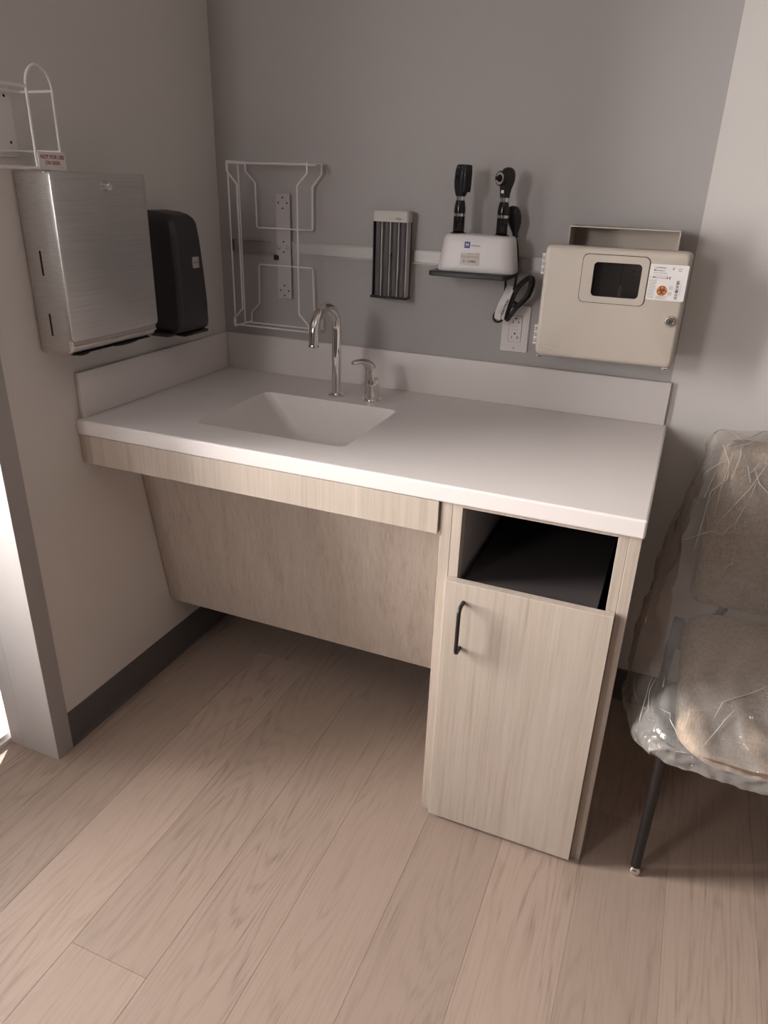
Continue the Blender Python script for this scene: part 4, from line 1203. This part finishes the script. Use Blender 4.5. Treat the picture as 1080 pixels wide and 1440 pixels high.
# clear plastic wrap, draped from the back over the seat
def lerp(a, b, t_):
    return a + (b - a) * t_
bm = BM()
NU, NV = 150, 80
grid = []
def interp(tab, s):
    for (s0, p0), (s1, p1) in zip(tab, tab[1:]):
        if s <= s1:
            k = (s - s0) / (s1 - s0); k = k * k * (3 - 2 * k)
            return V(p0) * (1 - k) + V(p1) * k
    return V(tab[-1][1])
# v = 0 rear, 1 front.  hem, shoulder (where the side turns into the top)
hemL = [(0, (1.375, -.05, .30)), (.35, (1.360, -.26, .29)), (.65, (1.352, -.47, .325)), (.85, (1.385, -.63, .36)), (1, (1.425, -.728, .405))]
shL = [(0, (1.445, -.045, .876)), (.18, (1.445, -.135, .868)), (.45, (1.405, -.36, .66)), (.75, (1.415, -.58, .520)), (1, (1.438, -.728, .440))]
topc = [(0, (1.704, -.045, .880)), (.16, (1.704, -.135, .880)), (.45, (1.704, -.29, .60)), (.75, (1.704, -.55, .490)), (1, (1.704, -.745, .455))]
def mir(p):
    return V((3.408 - p.x, p.y, p.z))
for j in range(NV + 1):
    s = j / NV
    h = interp(hemL, s); sh_ = interp(shL, s); tc_ = interp(topc, s)
    row = []
    for i in range(NU + 1):
        u = i / NU
        mirror = u > .5
        uu = 1 - u if mirror else u
        w_ = uu * 2
        if w_ < .45:
            k = w_ / .45
            p = h.lerp(sh_, k)
            p.x -= .022 * math.sin(PI * k)
        else:
            k = (w_ - .45) / .55
            p = sh_.lerp(tc_, k)
            p.z += .012 * math.sin(PI * k) * (1 - s)
        if mirror:
            p = mir(p)
        q = p * 1.0
        nz = noise.noise(q * 9) * .013 + noise.noise(q * 21 + V((5, 1, 2))) * .007
        # crisp folds
        f = noise.noise(V((q.x * 14 + q.z * 9, q.y * 5, q.z * 13)))
        nz += .010 * (1 - min(1, abs(f) * 4))
        n_ = V((-.7 if not mirror else .7, -.25, .6)).normalized()
        p = p + n_ * (nz if j > 0 else 0) + n_ * .006
        # keep clear of the cabinet side and the wall
        p.x = max(p.x, 1.333); p.y = min(p.y, -.012)
        row.append(bm.verts.new(p))
    grid.append(row)
GRID = [[type('P', (), {'co': v.co.copy()}) for v in r] for r in grid]
for j in range(NV):
    for i in range(NU):
        bm.faces.new((grid[j][i], grid[j][i + 1], grid[j + 1][i + 1], grid[j + 1][i]))
obj('plastic_wrap', bm, MT['film'], ch, label='clear crinkled plastic cover', smooth=40)
# thin pale tubes painted in as glints along the film creases
rg = random.Random(11)
bm = BM()
grid_co = [[v.co.copy() for v in r] for r in GRID]
for q in range(30):
    if q < 22:
        j = rg.uniform(.10, .40) * NV; i = rg.uniform(.20, .33) * NU
    else:
        j = rg.uniform(.80, .97) * NV; i = rg.uniform(.10, .45) * NU
    pts = []
    dj, di = rg.uniform(-1, 1), rg.uniform(-1, 1)
    for k in range(rg.randint(3, 5)):
        jj = int(min(max(j, 1), NV - 1)); ii = int(min(max(i, 1), NU - 1))
        pts.append(grid_co[jj][ii] + V((-.002, -.004, .004)))
        j += dj * rg.uniform(2, 6) + rg.uniform(-2, 2); i += di * rg.uniform(2, 7) + rg.uniform(-3, 3)
    pts = [p for n_, p in enumerate(pts) if n_ == 0 or (p - pts[n_ - 1]).length > .004]
    if len(pts) > 1:
        rr_ = rg.uniform(.0006, .0013)
        tube(bm, pts, [rr_ * (.35 if n_ in (0, len(pts) - 1) else 1) for n_ in range(len(pts))], 6)
o_ = obj('film_glints', bm, MT['film_glint'], ch, label='pale painted glints along creases of the clear cover'); o_['kind'] = 'stuff'
# front hem flap hanging below the seat edge
bm = BM()
rows = []
for j in range(9):
    v_ = j / 8
    row = []
    for i in range(61):
        u = i / 60
        x = lerp(1.405, 1.75, u)
        bow = -.030 * (1 - min(1, abs((x - 1.704) / .25)) ** 2)
        z = lerp(.447, .405, v_) + .010 * u * v_
        y = -.728 + bow * .6 + .05 * max(0, (1.45 - x) / .05) * .4
        y += .004 * noise.noise(V((x * 40, v_ * 3, 2))) + .003 * noise.noise(V((x * 90, v_ * 6, 7)))
        z += .004 * noise.noise(V((x * 25, 0, 9)))
        row.append(bm.verts.new((x, y, z)))
    rows.append(row)
for A, B in zip(rows, rows[1:]):
    for i in range(len(A) - 1):
        bm.faces.new((A[i], A[i + 1], B[i + 1], B[i]))
obj('plastic_hem', bm, MT['film_flap'], ch, label='folded hem of the clear cover', smooth=60)
